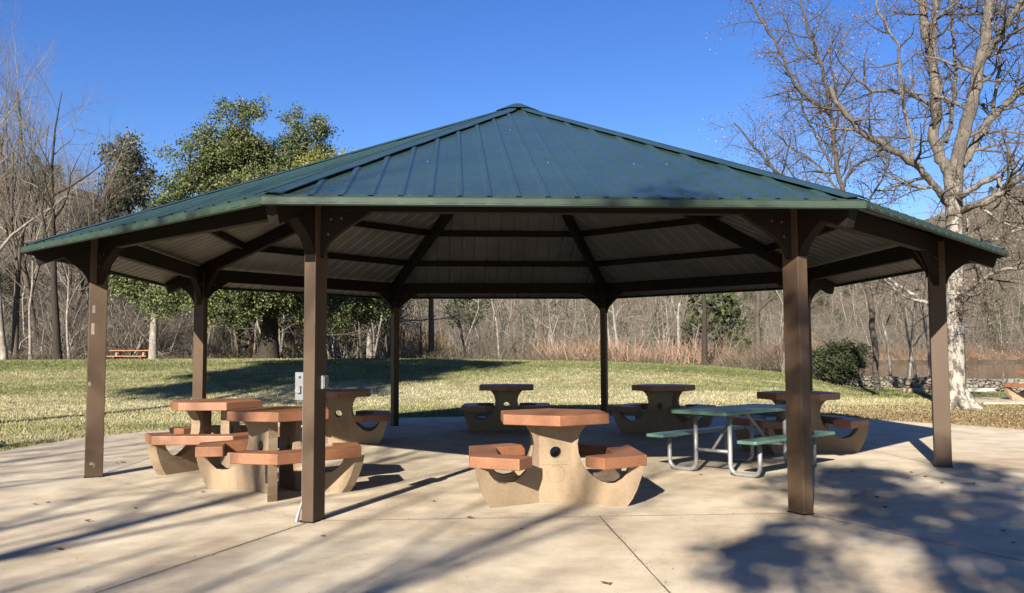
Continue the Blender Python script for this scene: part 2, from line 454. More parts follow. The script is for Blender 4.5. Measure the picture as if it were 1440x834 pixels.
tag(js.build('slab_seam', m_seam), kind='structure'); tag(jd.build('slab_joint', m_joint), kind='structure')

# ------------------------------------------------------------------ pavilion
pav = empty('pavilion', PC, YAW, label='octagonal open park shelter with a green metal roof on eight brown posts', cat='pavilion')
def zr(a): return ZA - SL * a
nd = math.sqrt(1 + SL * SL)
TH = math.tan(math.pi / 8)
PW, PD = .112, .196     # post: tangential, radial
for k, a in enumerate(VA):
    e1 = ploc(a, 1); e2 = ploc(a + 90, 1)
    mb = MB(); c = ploc(a, RP); topz = 2.80
    mb.box(c + Vector((0, 0, topz / 2)), (PD, PW, topz), (e1, e2, (0, 0, 1)))
    post = mb.build('post', m_post, pav, bevel=.008)
    mb = MB()
    if k == 7:   # pale scuffs on the left post, on the face towards the viewer
        for z_, s_, w_, h_ in ((1.95, .045, .03, .09), (1.72, .05, .035, .13), (1.08, .07, .03, .045), (.16, .03, .035, .03), (.14, .0, .012, .05)):
            mb = MB(); mb.box(c - e2 * 0 + e2 * (PW / 2 + .001) + e1 * s_ + Vector((0, 0, z_)), (w_, .003, h_), (e1, e2, (0, 0, 1)))
            mb.build('paint_scuff', m_scuff, post)
    # grout pad
    mb = MB(); mb.box(c + Vector((0, 0, .006)), (PD + .012, PW + .012, .012), (e1, e2, (0, 0, 1))); mb.build('base_plate', m_brown, pav, bevel=.004)
    # curved haunch brackets along the two ring beams
    for sgn in (-1, 1):
        dirv = (ploc(a + sgn * 45, RP) - c).normalized(); nrm = dirv.cross(Vector((0, 0, 1)))
        prof = [(-.02, 2.66), (.47, 2.66)]
        for i in range(11):
            t = i / 10; prof.append((.39 * (1 - t) ** 2.1 + .07, 2.63 - .39 * t ** .85))
        prof.append((-.02, 2.24))
        tri = tessellate_polygon([[Vector((x, z, 0)) for x, z in prof]])
        n = len(prof); vs = []
        for off in (-.045, .045):
            vs += [c + dirv * x + nrm * off + Vector((0, 0, z)) for x, z in prof]
        fs = [tuple(t) for t in tri] + [tuple(i + n for i in reversed(t)) for t in tri] + [(i, (i + 1) % n, n + (i + 1) % n, n + i) for i in range(n)]
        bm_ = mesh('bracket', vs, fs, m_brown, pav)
        mb = MB()
        for x, z in ((.13, 2.57), (.22, 2.58), (.11, 2.44)):
            for off in (-.05, .05):
                mb.tube([c + dirv * x + nrm * off * .9 + Vector((0, 0, z)), c + dirv * x + nrm * off * 1.15 + Vector((0, 0, z))], .011, 6)
        merge_in(bm_, mb, m_bolt)
    # brackets under the hip rafter, outside and inside the post
    for sgn, ln_, zb_ in ((1, .30, 2.27), (-1, .24, 2.36)):
        zu = lambda r: ZA - SL * math.cos(math.pi / 8) * r - .235
        r0 = PD / 2 - .03
        prof = [(r0, zu(RP + sgn * r0)), (r0 + ln_, zu(RP + sgn * (r0 + ln_)))]
        zt0 = prof[1][1] - .03
        for i in range(11):
            t = i / 10; prof.append((r0 + .05 + (ln_ - .05) * (1 - t) ** 2.0, zt0 + (zb_ - zt0) * t ** .85))
        prof.append((r0, zb_ - .02))
        tri = tessellate_polygon([[Vector((x, z, 0)) for x, z in prof]])
        n = len(prof); vs = []
        for off in (-.05, .05):
            vs += [c + e1 * sgn * x + e2 * off + Vector((0, 0, z)) for x, z in prof]
        fs = [tuple(t) for t in tri] + [tuple(i + n for i in reversed(t)) for t in tri] + [(i, (i + 1) % n, n + (i + 1) % n, n + i) for i in range(n)]
        mesh('bracket', vs, fs, m_brown, pav)
    # hip rafter from the eave corner to the peak
    zt = lambda r: ZA - SL * math.cos(math.pi / 8) * r - .055
    mb = MB(); mb.beam(ploc(a, RE - .10, zt(RE - .10)), ploc(a, .12, zt(.12)), .10, .19)
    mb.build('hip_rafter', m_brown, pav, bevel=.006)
    # ring beam to the next post
    q = ploc(VA[(k + 1) % 8], RP); d = (q - c).normalized()
    mb = MB(); mb.beam(c + d * .06 + Vector((0, 0, 2.845)), q - d * .06 + Vector((0, 0, 2.845)), .10, .205)
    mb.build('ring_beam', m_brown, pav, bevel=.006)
for k in range(8):
    na = VA[k] + 22.5; N = ploc(na, 1); T = ploc(na + 90, 1)
    def SP(aa, s, h=0.0): return N * (aa - h * SL / nd) + T * s + Vector((0, 0, zr(aa) + h / nd))
    # purlins
    for aa in (1.1, 2.17, 3.24, 4.32, AE - .045):
        wd = .03 if aa > 5 else .065; dp = .02 if aa > 5 else .105
        L = aa * TH - .05
        mb = MB(); mb.beam(SP(aa, -L, -.05), SP(aa, L, -.05), wd, dp)
        mb.build('purlin', m_brown, pav, bevel=.004)
    # ribbed sheet: outline of its cross-section along the eave
    pitch, ss = .2345, []
    n0 = int(AE * TH / pitch) + 1
    br = []
    for i in range(-n0, n0 + 1):
        s0 = i * pitch + .06
        br += [(s0 - .034, 0), (s0 - .016, .025), (s0 + .016, .025), (s0 + .034, 0)]
    lim = AE * TH
    br = [x for x in br if abs(x[0]) < lim - .02]
    br = [(-lim + .004, 0)] + br + [(lim - .004, 0)]
    for nm, mt, dz in (('roof_panel', m_roof, 0.0), ('ceiling_panel', m_ceil, -.045)):
        vs, fs = [], []
        for s0, h in br:
            hh = h if dz == 0 else h * .9
            a0 = max(abs(s0) / TH + .01, .02)
            vs += [SP(a0, s0, hh + dz), SP(AE, s0, hh + dz)]
        fs = [(2 * i, 2 * i + 1, 2 * i + 3, 2 * i + 2) for i in range(len(br) - 1)]
        rp = mesh(nm, vs, fs, mt, pav)
        if dz == 0:
            mb = MB()
            rr = random.Random(k)
            for aa in (2.17, 4.32, AE - .08):
                for i in range(-n0, n0 + 1):
                    for ds in (.07, .165):
                        s0 = i * pitch + .06 + ds
                        if abs(s0) < aa * TH - .2 and rr.random() < (.4 if aa > 5.5 else .28):
                            mb.tube([SP(aa, s0, -.001), SP(aa, s0, .005)], .0055, 6)
            merge_in(rp, mb, m_screw)
    # fascia trim: a folded angle with real thickness
    mb = MB(); E0 = ZE + .004
    def strip_box(s_half, a0, z0, a1, z1, th):
        A, B = N * a0 + Vector((0, 0, z0)), N * a1 + Vector((0, 0, z1)); dd = (B - A).normalized(); nn = dd.cross(T).normalized() * th
        h0, h1 = a0 * TH, a1 * TH
        p = [A - T * h0, A + T * h0, B + T * h1, B - T * h1]
        mb.hexa([v - nn for v in p] + p)
    strip_box(0, AE + .006, ZE - .056, AE + .006, ZE + .001, .006)
    for zz_ in (ZE - .054, ZE - .003): strip_box(0, AE + .0085, zz_ - .003, AE + .0085, zz_ + .003, .002)
    strip_box(0, AE - .07, zr(AE - .07) + .008, AE + .001, ZE + .008, .005)
    strip_box(0, AE - .02, ZE - .059, AE + .003, ZE - .059, .003)
    mb.build('fascia', m_fascia, pav, bevel=.002, seg=1)
    # hip cap over the hip between this face and the next
    a = VA[(k + 1) % 8]; mb = MB()
    for sgn in (-1, 1):
        na2 = a + sgn * 22.5; N2 = ploc(na2, 1); T2 = ploc(na2 + 90, 1) * (-sgn)
        def Q2(aa, off, h):   # off = distance from hip, on this face
            return N2 * (aa - h * SL / nd) + T2 * (aa * TH - off) + Vector((0, 0, zr(aa) + h / nd))
        segs = 14; A0, A1 = .05, AE
        vs = []
        for i in range(segs + 1):
            aa = A0 + (A1 - A0) * i / segs
            wdt = .14
            j = .004 * math.sin(i * 2.1 + k)
            vs += [Q2(aa, 0, .052), Q2(aa, min(wdt, aa * TH), .044 + j), Q2(aa, min(wdt, aa * TH), .036 + j), Q2(aa, 0, .046)]
        fs = []
        for i in range(segs):
            b0, b1 = 4 * i, 4 * i + 4
            for m1, m2 in ((0, 1), (1, 2), (2, 3)): fs.append((b0 + m1, b0 + m2, b1 + m2, b1 + m1))
        mb.add(vs, fs)
    mb.build('hip_cap', m_roof, pav)
mb = MB()
ring = [[ploc(a, r, z) for a in VA] for r, z in ((.34, zr(.34 * .924) + .058), (.10, ZA + .045))]
vs = ring[0] + ring[1] + [Vector((0, 0, ZA + .05))]
mb.add(vs, [(i, (i + 1) % 8, 8 + (i + 1) % 8, 8 + i) for i in range(8)] + [(8 + i, 8 + (i + 1) % 8, 16) for i in range(8)])
mb.build('peak_cap', m_roof, pav)

# electrical box on the front left post
a = VA[0]; c = pw(ploc(a, RP)); e1 = (pw(ploc(a, 1)) - pw(Vector((0, 0, 0)))); e2 = Vector((-e1.y, e1.x, 0)); Zv = Vector((0, 0, 1))
# left side of the post = -tangent
L_ = -e2
bx = c + L_ * (PW / 2 + .048) - e1 * .01
eb = empty('electrical_box', (bx.x, bx.y, 1.02), 0, label='small grey switch box on the left side of the post beside the conduit', cat='electrical box')
def loc(v): return v - Vector((bx.x, bx.y, 1.02))
mb = MB(); mb.box(loc(bx + Zv * 1.135), (.13, .09, .225), (e1, L_, Zv)); body = mb.build('box_body', m_grey, eb, bevel=.006)
mb = MB(); mb.box(loc(bx + e1 * .070 + Zv * 1.138), (.010, .098, .238), (e1, L_, Zv)); cov = mb.build('cover', m_grey, eb, bevel=.003)
mb = MB(); mb.tube([loc(bx + e1 * .074 + Zv * 1.215), loc(bx + e1 * .082 + Zv * 1.215)], .011, 10); mb.build('knockout', m_dark, cov)
mb = MB(); mb.box(loc(bx + e1 * .088 + Zv * 1.11 + L_ * .002), (.028, .035, .055), (e1, L_, Zv)); mb.tube([loc(bx + e1 * .10 + Zv * 1.10 + L_ * .01), loc(bx + e1 * .10 + Zv * 1.145 - L_ * .012)], .008, 8)
mb.box(loc(bx + e1 * .082 + Zv * 1.10 + L_ * .032), (.012, .02, .03), (e1, L_, Zv)); mb.build('padlock_hasp', m_galv, cov, bevel=.002)
cx_ = c + L_ * (PW / 2 + .018) + e1 * .045
pts = [cx_ + Zv * 1.03, cx_ + Zv * .22, cx_ + L_ * .004 + Zv * .17, cx_ + L_ * .028 + e1 * .03 + Zv * .06, cx_ + L_ * .034 + e1 * .04 + Zv * .0]
mb = MB(); mb.tube([loc(p) for p in pts], .0125, 12); cd = mb.build('conduit', m_galv, eb, smooth=True)
mb = MB(); mb.tube([loc(cx_ + L_ * .026 + e1 * .027 + Zv * .075), loc(cx_ + L_ * .036 + e1 * .042 + Zv * .0)], .018, 12); mb.build('coupling', m_galv, cd)
for z_ in (.45, .8):
    mb = MB(); mb.box(loc(cx_ - L_ * .004 + Zv * z_), (.05, .032, .018), (e1, L_, Zv)); mb.build('strap', m_galv, cd, bevel=.002)
bx2 = c - L_ * (PW / 2 + .012) - e1 * .05
ob = empty('outlet_box', (bx2.x, bx2.y, 1.11), 0, label='grey outlet box peeping out on the right of the same post', cat='electrical box')
mb = MB(); mb.box(Zv * .06, (.09, .022, .115), (e1, L_, Zv)); mb.build('box_body', m_grey, ob, bevel=.005)
mb = MB(); mb.box(Zv * .06 - L_ * .014, (.07, .008, .095), (e1, L_, Zv)); mb.build('cover', m_grey, ob, bevel=.003)

# ------------------------------------------------------------------ concrete hexagon tables
def hexa_pts(R, rot=30): return [(R * math.cos(rad(rot + 60 * i)), R * math.sin(rad(rot + 60 * i))) for i in range(6)]
def make_hex_table():
    t = empty('hexagonal_picnic_table')
    mb = MB(); mb.prism(hexa_pts(.58), .742, .84); mb.build('tabletop', m_top, t, bevel=.008)
    # bent wall
    half = [(.635, 0), (.68, .07), (.72, .16), (.755, .27), (.775, .375), (.665, .375), (.64, .31), (.595, .25), (.54, .21), (.48, .197), (.41, .212), (.345, .255), (.285, .31), (.245, .38), (.215, .47), (.207, .56), (.225, .64), (.26, .70), (.30, .742)]
    B = .16; K = math.cos(rad(29))
    def s_of(x): return x if x < B else B + (x - B) / K
    h2 = []
    for i, p in enumerate(half): h2.append((s_of(p[0]), p[1]))
    outer = h2 + [(-s, z) for s, z in reversed(h2)]
    hole = [(.056 * math.cos(-2 * math.pi * i / 20), .47 + .056 * math.sin(-2 * math.pi * i / 20)) for i in range(20)]
    allp = outer + hole
    tri = tessellate_polygon([[Vector((x, z, 0)) for x, z in outer], [Vector((x, z, 0)) for x, z in hole]])
    for sgn in (-1, 1):
        n = len(allp); no = len(outer); nh = len(hole)
        bm = bmesh.new()
        v = [bm.verts.new((x, 0, z)) for x, z in allp] + [bm.verts.new((x, .095, z)) for x, z in allp]
        for tr in tri:
            bm.faces.new([v[i] for i in tr]); bm.faces.new([v[i + n] for i in reversed(tr)])
        for i in range(no): bm.faces.new((v[i], v[(i + 1) % no], v[(i + 1) % no + n], v[i + n]))
        for i in range(nh):
            j = (i + 1) % nh; bm.faces.new((v[no + i], v[no + j], v[no + j + n], v[no + i + n]))
        bmesh.ops.recalc_face_normals(bm, faces=bm.faces[:])
        for x in (-B, B):
            bmesh.ops.bisect_plane(bm, geom=bm.verts[:] + bm.edges[:] + bm.faces[:], plane_co=(x, 0, 0), plane_no=(1, 0, 0))
        for q in bm.verts:
            s, d, z = q.co
            e = max(abs(s) - B, 0)
            x = math.copysign(min(abs(s), B) + e * K, s)
            y = -.205 - e * math.sin(rad(29)) + d * (1.1 if e > 0 else 1)
            q.co = (x, y, z)
        if sgn > 0: bmesh.ops.rotate(bm, verts=bm.verts[:], cent=(0, 0, 0), matrix=Matrix.Rotation(math.pi, 3, 'Z'))
        me = bpy.data.meshes.new('pedestal_wall'); bm.to_mesh(me); bm.free(); me.materials.append(m_base)
        o = link('pedestal_wall', me, t); bv = o.modifiers.new('bevel', 'BEVEL'); bv.width = .008; bv.segments = 2; bv.limit_method = 'ANGLE'; bv.angle_limit = rad(30)
        mb = MB()
        ys = -.205 * 1
        for r0, r1, zc in ((.078, .086, .27),):
            m_ = 28; vs = []
            for i in range(m_):
                aa = 2 * math.pi * i / m_
                for r, y in ((r0, ys), (r0 + .002, ys - .004), (r1 - .002, ys - .004), (r1, ys)):
                    vs.append((r * math.cos(aa), y, zc + r * math.sin(aa)))
            fs = [(4 * i + j, 4 * ((i + 1) % m_) + j, 4 * ((i + 1) % m_) + j + 1, 4 * i + j + 1) for i in range(m_) for j in range(3)]
            mb.add(vs, fs)
        mb.add([(-.13, ys - .001, .352), (.13, ys - .001, .352), (.13, ys - .004, .358), (-.13, ys - .004, .358), (-.13, ys - .001, .364), (.13, ys - .001, .364)], [(0, 1, 2, 3), (3, 2, 5, 4)])
        if sgn > 0: mb.v = [(-x, -y, z) for x, y, z in mb.v]
        mb.build('raised_ring', m_base, o)
    # two C-shaped seats
    Ro, Ri = .95, .635
    vo, vi = hexa_pts(Ro), hexa_pts(Ri)      # vertices at 30, 90, 150, 210, 270, 330
    def L2(p, q, f): return (p[0] + (q[0] - p[0]) * f, p[1] + (q[1] - p[1]) * f)
    f = .54
    for idx in ((1, 2, 3, 4), (4, 5, 0, 1)):
        a_, b_, c_, d_ = idx
        outer_ = [L2(vo[b_], vo[a_], f), vo[b_], vo[c_], L2(vo[c_], vo[d_], f)]
        inner_ = [L2(vi[b_], vi[a_], f), vi[b_], vi[c_], L2(vi[c_], vi[d_], f)]
        # end cut perpendicular to the plank
        def endcut(vout, e_out, vin):
            d = Vector(e_out) - Vector(vout); d.normalize(); l = (Vector(e_out) - Vector(vin)).dot(d)
            return tuple(Vector(vin) + d * l)
        inner_[0] = endcut(vo[b_], outer_[0], vi[b_]); inner_[3] = endcut(vo[c_], outer_[3], vi[c_])
        mb = MB(); z0, z1 = .365, .47
        vs = [(x, y, z0) for x, y in outer_ + inner_] + [(x, y, z1) for x, y in outer_ + inner_]
        fs = []
        for i in range(3):
            fs.append((8 + i, 8 + i + 1, 12 + i + 1, 12 + i)); fs.append((i + 1, i, 4 + i, 4 + i + 1))
            fs.append((i, i + 1, 8 + i + 1, 8 + i)); fs.append((4 + i + 1, 4 + i, 12 + i, 12 + i + 1))
        fs.append((4, 0, 8, 12)); fs.append((3, 7, 15, 11))
        mb.add(vs, fs); o = mb.build('seat', m_top, t, bevel=.009)
    for ch in kids(t):
        if ch.type == 'MESH' and ch.name.startswith('seat'):
            bm = bmesh.new(); bm.from_mesh(ch.data); bmesh.ops.recalc_face_normals(bm, faces=bm.faces[:]); bm.to_mesh(ch.data); bm.free()
    return t
proto = make_hex_table()
GT = 'hexagonal concrete picnic tables with rust red tops'
tabs = [
    (.40, 8.72, 3, 'sunlit hexagonal concrete table with red top at front centre, round hole in its pedestal'),
    (-2.45, 9.36, -46, 'sunlit hexagonal concrete table just left of the post with the grey switch box'),
    (-3.72, 11.2, 90, 'hexagonal concrete table farthest left under the roof, striped by a post shadow'),
    (-2.80, 14.4, 8, 'shaded hexagonal concrete table half hidden behind the front left post'),
    (-.11, 16.7, 0, 'shaded hexagonal concrete table at the back, centred between the two rear posts'),
    (2.75, 16.2, -30, 'shaded hexagonal concrete table to the right of the right rear post'),
    (4.15, 12.95, 12, 'shaded hexagonal concrete table behind the green metal picnic table'),
    (15.4, 26.0, 20, 'distant hexagonal concrete table out on the grass past the pale barked tree'),
]
for i, (x, y, rz, lb) in enumerate(tabs):
    t = proto if i == 0 else copy_tree(proto)
    t.location = (x, y, H(x, y) if y > 22 else .001); t.rotation_euler = (0, 0, rad(rz)); tag(t, lb, 'picnic table', GT)
mb = MB(); mb.prism([(13.0, 24.6), (17.8, 24.6), (17.8, 27.4), (13.0, 27.4)], -.1, .03); tag(mb.build('table_pad', m_slab, bevel=.01), kind='structure')
tabs_z = [o for o in COL.objects if o.get('label') == tabs[-1][3]][0]; tabs_z.location.z = .031

# ------------------------------------------------------------------ green picnic table
pt = empty('metal_picnic_table', (2.80, 10.93, 0), math.atan2(.69, .725), label='green metal picnic table with two attached benches on a bent pipe frame', cat='picnic table')
def rrect(lx, ly, r, n=5):
    p = []
    for cx, cy, a0 in ((lx / 2 - r, ly / 2 - r, 0), (-lx / 2 + r, ly / 2 - r, 90), (-lx / 2 + r, -ly / 2 + r, 180), (lx / 2 - r, -ly / 2 + r, 270)):
        for i in range(n + 1): p.append((cx + r * math.cos(rad(a0 + 90 * i / n)), cy + r * math.sin(rad(a0 + 90 * i / n))))
    return p
for (cy, wd, z0, z1, nm) in ((0, .76, .700, .742, 'tabletop'), (.63, .26, .402, .44, 'bench_seat'), (-.63, .26, .402, .44, 'bench_seat')):
    mb = MB(); mb.prism([(x, y + cy) for x, y in rrect(1.84, wd, .035)], z0, z1); mb.build(nm, m_green, pt, bevel=.010, seg=3)
def arc(cx, cz, r, a0, a1, n=6): return [(cx + r * math.cos(rad(a0 + (a1 - a0) * i / n)), cz + r * math.sin(rad(a0 + (a1 - a0) * i / n))) for i in range(n + 1)]
for ex in (-.62, .62):
    for sg in (-1, 1):
        r = .10; prof = [(.62, .402)] + arc(.62 - r, .025 + r, r, 0, -90) + arc(.235 + r, .025 + r, r, -90, -180) + [(.235, .702)]
        mb = MB(); mb.tube([(ex, sg * y, z) for y, z in prof], .026, 14); mb.build('leg', m_galv, pt, smooth=True)
    mb = MB(); mb.tube([(ex, -.22, .27), (ex, .22, .27)], .02, 12); mb.build('cross_tie', m_galv, pt, smooth=True)
    mb = MB(); mb.tube([(ex, 0, .28), (ex * .16, 0, .70)], .019, 12); mb.build('brace', m_galv, pt, smooth=True)
    mb = MB(); mb.box((ex, 0, .690), (.045, .70, .02)); mb.build('top_bracket', m_galv, pt, bevel=.002)
    for sg in (-1, 1):
        mb = MB(); mb.box((ex, sg * .63, .396), (.045, .22, .012)); mb.build('bench_bracket', m_galv, pt, bevel=.002)

# ------------------------------------------------------------------ trees
class Tree:
    """collects branch tubes as numpy-friendly lists; thick ones go to the trunk, thin ones to the crown"""
    def __init__(s, seed, split=.06):
        s.r = random.Random(seed); s.T = ([], []); s.C = ([], []); s.tips = []; s.split = split
    def tube(s, pts, rs, dest=None):
        n = 9 if rs[0] > .12 else 6 if rs[0] > .05 else 4 if rs[0] > .02 else 3
        vs, fs = (s.T if (rs[0] > s.split if dest is None else dest) else s.C)
        base = len(vs); a = Vector((.3, .5, .1)).normalized(); m = len(pts)
        for i in range(m):
            t = (pts[min(i + 1, m - 1)] - pts[max(i - 1, 0)])
            if t.length < 1e-7: t = Vector((0, 0, 1))
            t.normalize(); a = a - t * a.dot(t)
            if a.length < 1e-4: a = t.orthogonal()
            a.normalize(); b = t.cross(a)
            for k in range(n):
                ph = 2 * math.pi * k / n
                q = pts[i] + (a * math.cos(ph) + b * math.sin(ph)) * rs[i]
                vs.append((q.x, q.y, q.z))
        for i in range(m - 1):
            for k in range(n):
                k2 = (k + 1) % n
                fs.append((base + i * n + k, base + i * n + k2, base + (i + 1) * n + k2, base + (i + 1) * n + k))
    def grow(s, p, d, L, r, lev, o):
        R = s.r; seg = o['seg'][lev]; pts = [p.copy()]; d = d.normalized()
        tip = o.get('tip', .25)
        rs = [r]
        for i in range(seg):
            w = o['wander'][lev]
            d = (d + Vector((R.gauss(0, w), R.gauss(0, w), R.gauss(0, w) + o['up'][lev]))).normalized()
            pts.append(pts[-1] + d * (L / seg)); rs.append(r * (1 - (1 - tip) * (i + 1) / seg))
        s.tube(pts, rs)
        s.spawn(pts, rs, L, lev, o)
    def spawn(s, pts, rs, L, lev, o, lo=None):
        R = s.r
        if lev >= o['max']:
            s.tips.append((pts[-1].copy(), (pts[-1] - pts[-2]).normalized())); 
            if len(pts) > 2: s.tips.append((pts[len(pts) // 2].copy(), (pts[-1] - pts[-2]).normalized()))
            return
        n = o['n'][lev]; lo = o['lo'][lev] if lo is None else lo; az = R.uniform(0, 6.28); m = len(pts) - 1
        for i in range(n):
            t = lo + (1 - lo) * (i + R.uniform(.1, .9)) / n
            f = t * m; k = min(int(f), m - 1); q = pts[k].lerp(pts[k + 1], f - k); ax = (pts[k + 1] - pts[k]).normalized()
            rr = rs[k] + (rs[k + 1] - rs[k]) * (f - k)
            az += 2.4 + R.uniform(-.5, .5); ang = rad(R.uniform(*o['ang'][lev]))
            e1 = ax.orthogonal().normalized(); e2 = ax.cross(e1)
            nd_ = ax * math.cos(ang) + (e1 * math.cos(az) + e2 * math.sin(az)) * math.sin(ang)
            ln = L * R.uniform(*o['len'][lev]) * (1 - o.get('taper', .45) * t)
            s.grow(q, nd_, ln, min(rr * R.uniform(.45, .7), ln * .03 + .003), lev + 1, o)
    def arrays(s, which):
        vs, fs = which
        return np.array(vs, dtype=np.float32), np.array(fs, dtype=np.int32)

def leaf_cards(tips, per, spread, size, seed, flat=0.0, extra=None, elong=1.6):
    """small folded leaf clumps round each tip"""
    r = np.random.default_rng(seed)
    C = np.array([t[0] for t in tips], dtype=np.float32)
    C = np.repeat(C, per, axis=0) + r.normal(0, spread, (len(tips) * per, 3)) * np.array([1, 1, .75])
    n = len(C)
    a = r.normal(0, 1, (n, 3)); a /= np.linalg.norm(a, axis=1)[:, None]
    b = r.normal(0, 1, (n, 3)); b -= (a * b).sum(1)[:, None] * a; b /= np.linalg.norm(b, axis=1)[:, None]
    sz = size * r.uniform(.6, 1.35, (n, 1))
    c = np.cross(a, b) * sz * .25
    V = np.stack([C - a * sz * elong / 2, C + b * sz / 2 + c, C + a * sz * elong / 2, C - b * sz / 2 + c], 1).reshape(-1, 3)
    I = np.arange(n * 4).reshape(n, 4)
    return V, I

def me_from(name, V, Fc, mat, smooth=False):
    o = np_mesh(None, V, Fc, mat, smooth=smooth); o.name = name
    return o

def tree_meshes(tr, name, bark_m, twig_m, leaves=None, leaf_m=None, buds=None):
    """returns list of (part name, mesh)"""
    out = []
    V, Fc = tr.arrays(tr.T); out.append(('trunk', me_from('trunk', V, Fc, bark_m, True)))
    V, Fc = tr.arrays(tr.C)
    me = None
    sets = [(V, Fc, twig_m)]
    if leaves is not None: sets.append((leaves[0], leaves[1], leaf_m))
    if buds is not None: sets.append((buds[0], buds[1], m_budmat))
    Vs, Fs, mi, off = [], [], [], 0
    for k, (v, f_, m_) in enumerate(sets):
        if len(v) == 0: continue
        Vs.append(v); Fs.append(f_ + off); off += len(v); mi += [k] * len(f_)
    me = np_mesh(None, np.concatenate(Vs), np.concatenate(Fs), None); me.name = 'crown'
    for _, _, m_ in sets: me.materials.append(m_)
    me.polygons.foreach_set('material_index', np.array(mi, dtype=np.int32))
    out.append(('crown', me))
    return out

def plant(kind, parts, x, y, label, cat, group=None, rz=0, sc=1.0, tilt=0, z=None, sz=None):
    if z is None: z = H(x, y) - .05
    o = empty(kind, (x, y, z), rz, label=label, cat=cat, group=group)
    o.rotation_euler = (rad(tilt), 0, rz)
    for nm, me in parts:
        c = link(nm, me, o)
    o.scale = (sc, sc, sz or sc)
    return o

def col_at(px, y): return (px - 720) / F * y

# options for bare crowns
def opts(**k):
    d = dict(seg=[7, 5, 4, 3, 2], wander=[.05, .13, .18, .22, .25], up=[.02, .05, .05, .03, .02], n=[13, 8, 6, 5, 0], lo=[.32, .2, .15, .1, 0],
             ang=[(28, 55), (30, 60), (30, 65), (30, 70), (0, 0)], len=[(.40, .62), (.42, .7), (.4, .7), (.4, .8), (0, 0)], max=4, tip=.2)
    d.update(k); return d

def bare_proto(seed, Ht, r, **k):
    t = Tree(seed, .045); o = opts(**k)
    p = Vector((0, 0, 0))
    # flared foot
    t.tube([p + Vector((0, 0, -.2)), p + Vector((0, 0, .15)), p + Vector((0, 0, .5))], [r * 1.6, r * 1.25, r * 1.0], True)
    t.grow(p + Vector((0, 0, .2)), Vector((t.r.gauss(0, .04), t.r.gauss(0, .04), 1)), Ht, r * 1.05, 0, o)
    return t
PRO = {}
def proto_bare(key, seed, Ht, r, bm_, tm_, **k):
    t = bare_proto(seed, Ht, r, **k); PRO[key] = tree_meshes(t, key, bm_, tm_)
proto_bare('tall', 3, 15, .17, m_bark, m_twig, ang=[(16, 34), (20, 40), (25, 50), (30, 60), (0, 0)], up=[.02, .12, .1, .06, .02], lo=[.22, .2, .15, .1, 0])
proto_bare('round', 11, 11, .20, m_bark, m_twig, n=[12, 9, 7, 5, 0])
proto_bare('pale', 23, 10, .13, m_barkl, m_twig, n=[9, 7, 6, 5, 0], wander=[.1, .16, .2, .22, .25])
proto_bare('thin', 31, 9, .085, m_barkl, m_twig, n=[8, 6, 5, 4, 0], wander=[.1, .16, .2, .22, .25])
proto_bare('dark', 45, 12.5, .19, m_barkd, m_twig, tip=.07, n=[15, 9, 7, 5, 0], wander=[.09, .2, .22, .24, .25], ang=[(35, 65), (35, 65), (30, 65), (30, 70), (0, 0)])

GB = 'bare winter trees at the edge of the lawn'
def bt(kind, key, px, y, sc, label, rz=0, tilt=0, sz=None, cat='tree'):
    x = col_at(px, y); plant(kind, PRO[key], x, y, label, cat, GB, rad(rz), sc, tilt, None, sz)
bt('bare_tree', 'pale', 6, 44, 1.25, 'thick pale trunked bare tree at the far left edge of the photo', 215, sz=1.45)
bt('bare_tree', 'dark', 82, 42, .95, 'bare tree with a forked dark trunk left of the leftmost post', 200, sz=1.0)
bt('bare_tree', 'thin', 98, 46, .8, 'small crooked bare sapling between the dark forked trunk and the leftmost post', 30)
bt('bare_tree', 'tall', 22, 50, 1.1, 'very tall slender bare tree, tallest of the left skyline', 10)
bt('bare_tree', 'tall', 52, 54, 1.12, 'second tall slender bare tree, right of the tallest on the left skyline', 130)
bt('bare_tree', 'tall', 95, 56, .85, 'slender bare tree with a lone forked top against the sky left of the pine', 250)
bt('bare_tree', 'round', -30, 48, 1.1, 'bare tree reaching in from the left edge of the photo', 10)
bt('bare_tree', 'round', 138, 58, .98, 'spreading bare tree just left of the grey pine', 75)
bt('bare_tree', 'round', 250, 62, 1.05, 'bare tree between the grey pine and the big live oak', 155)
bt('bare_tree', 'thin', 45, 47, 1.0, 'thin pale stem leaning beside the thick pale trunk at left', 300, 8)
bt('bare_tree', 'round', 606, 47, .85, 'bare tree with pale forked trunk right of the left rear post', 60)
bt('bare_tree', 'thin', 702, 52, .9, 'dark twiggy bare tree midway between the two rear posts', 110)
bt('bare_tree', 'thin', 780, 60, 1.15, 'thin pale bare tree left of the right rear post', 20)
bt('bare_tree', 'pale', 872, 52, .75, 'slim whitish bare tree just right of the right rear post', 220)
bt('bare_tree', 'dark', 990, 44, .8, 'broad bare tree with two close trunks above the right part of the lawn', 20)
bt('bare_tree', 'thin', 955, 50, 1.1, 'slim bare tree left of the broad twin trunked one', 320)
bt('bare_tree', 'round', 1065, 50, .85, 'bare tree left of the front right post, behind the brush', 90)
bt('bare_tree', 'thin', 1100, 41, .9, 'thin white stem close against the left side of the front right post', 170, 6)
for px, y, sc, rz, lb in ((1251, 38.5, .85, 90, 'thin white trunk by the lake nearest to the dark evergreen shrub'),
                      (1273, 38, 1.0, 200, 'straightest and thickest of the thin trunks by the lake'), (1291, 40, .85, 40, 'thin white trunk standing just left of the rightmost post'),
                      (1303, 38.5, .7, 130, 'leaning thin white trunk closest to the rightmost post')):
    x = col_at(px, y); plant('bare_tree', PRO['thin'], x, y, lb, 'tree', 'thin white trunks by the lake', rad(rz), sc, 0, H(x, y) - .3 if H(x, y) > -.5 else -1.25)
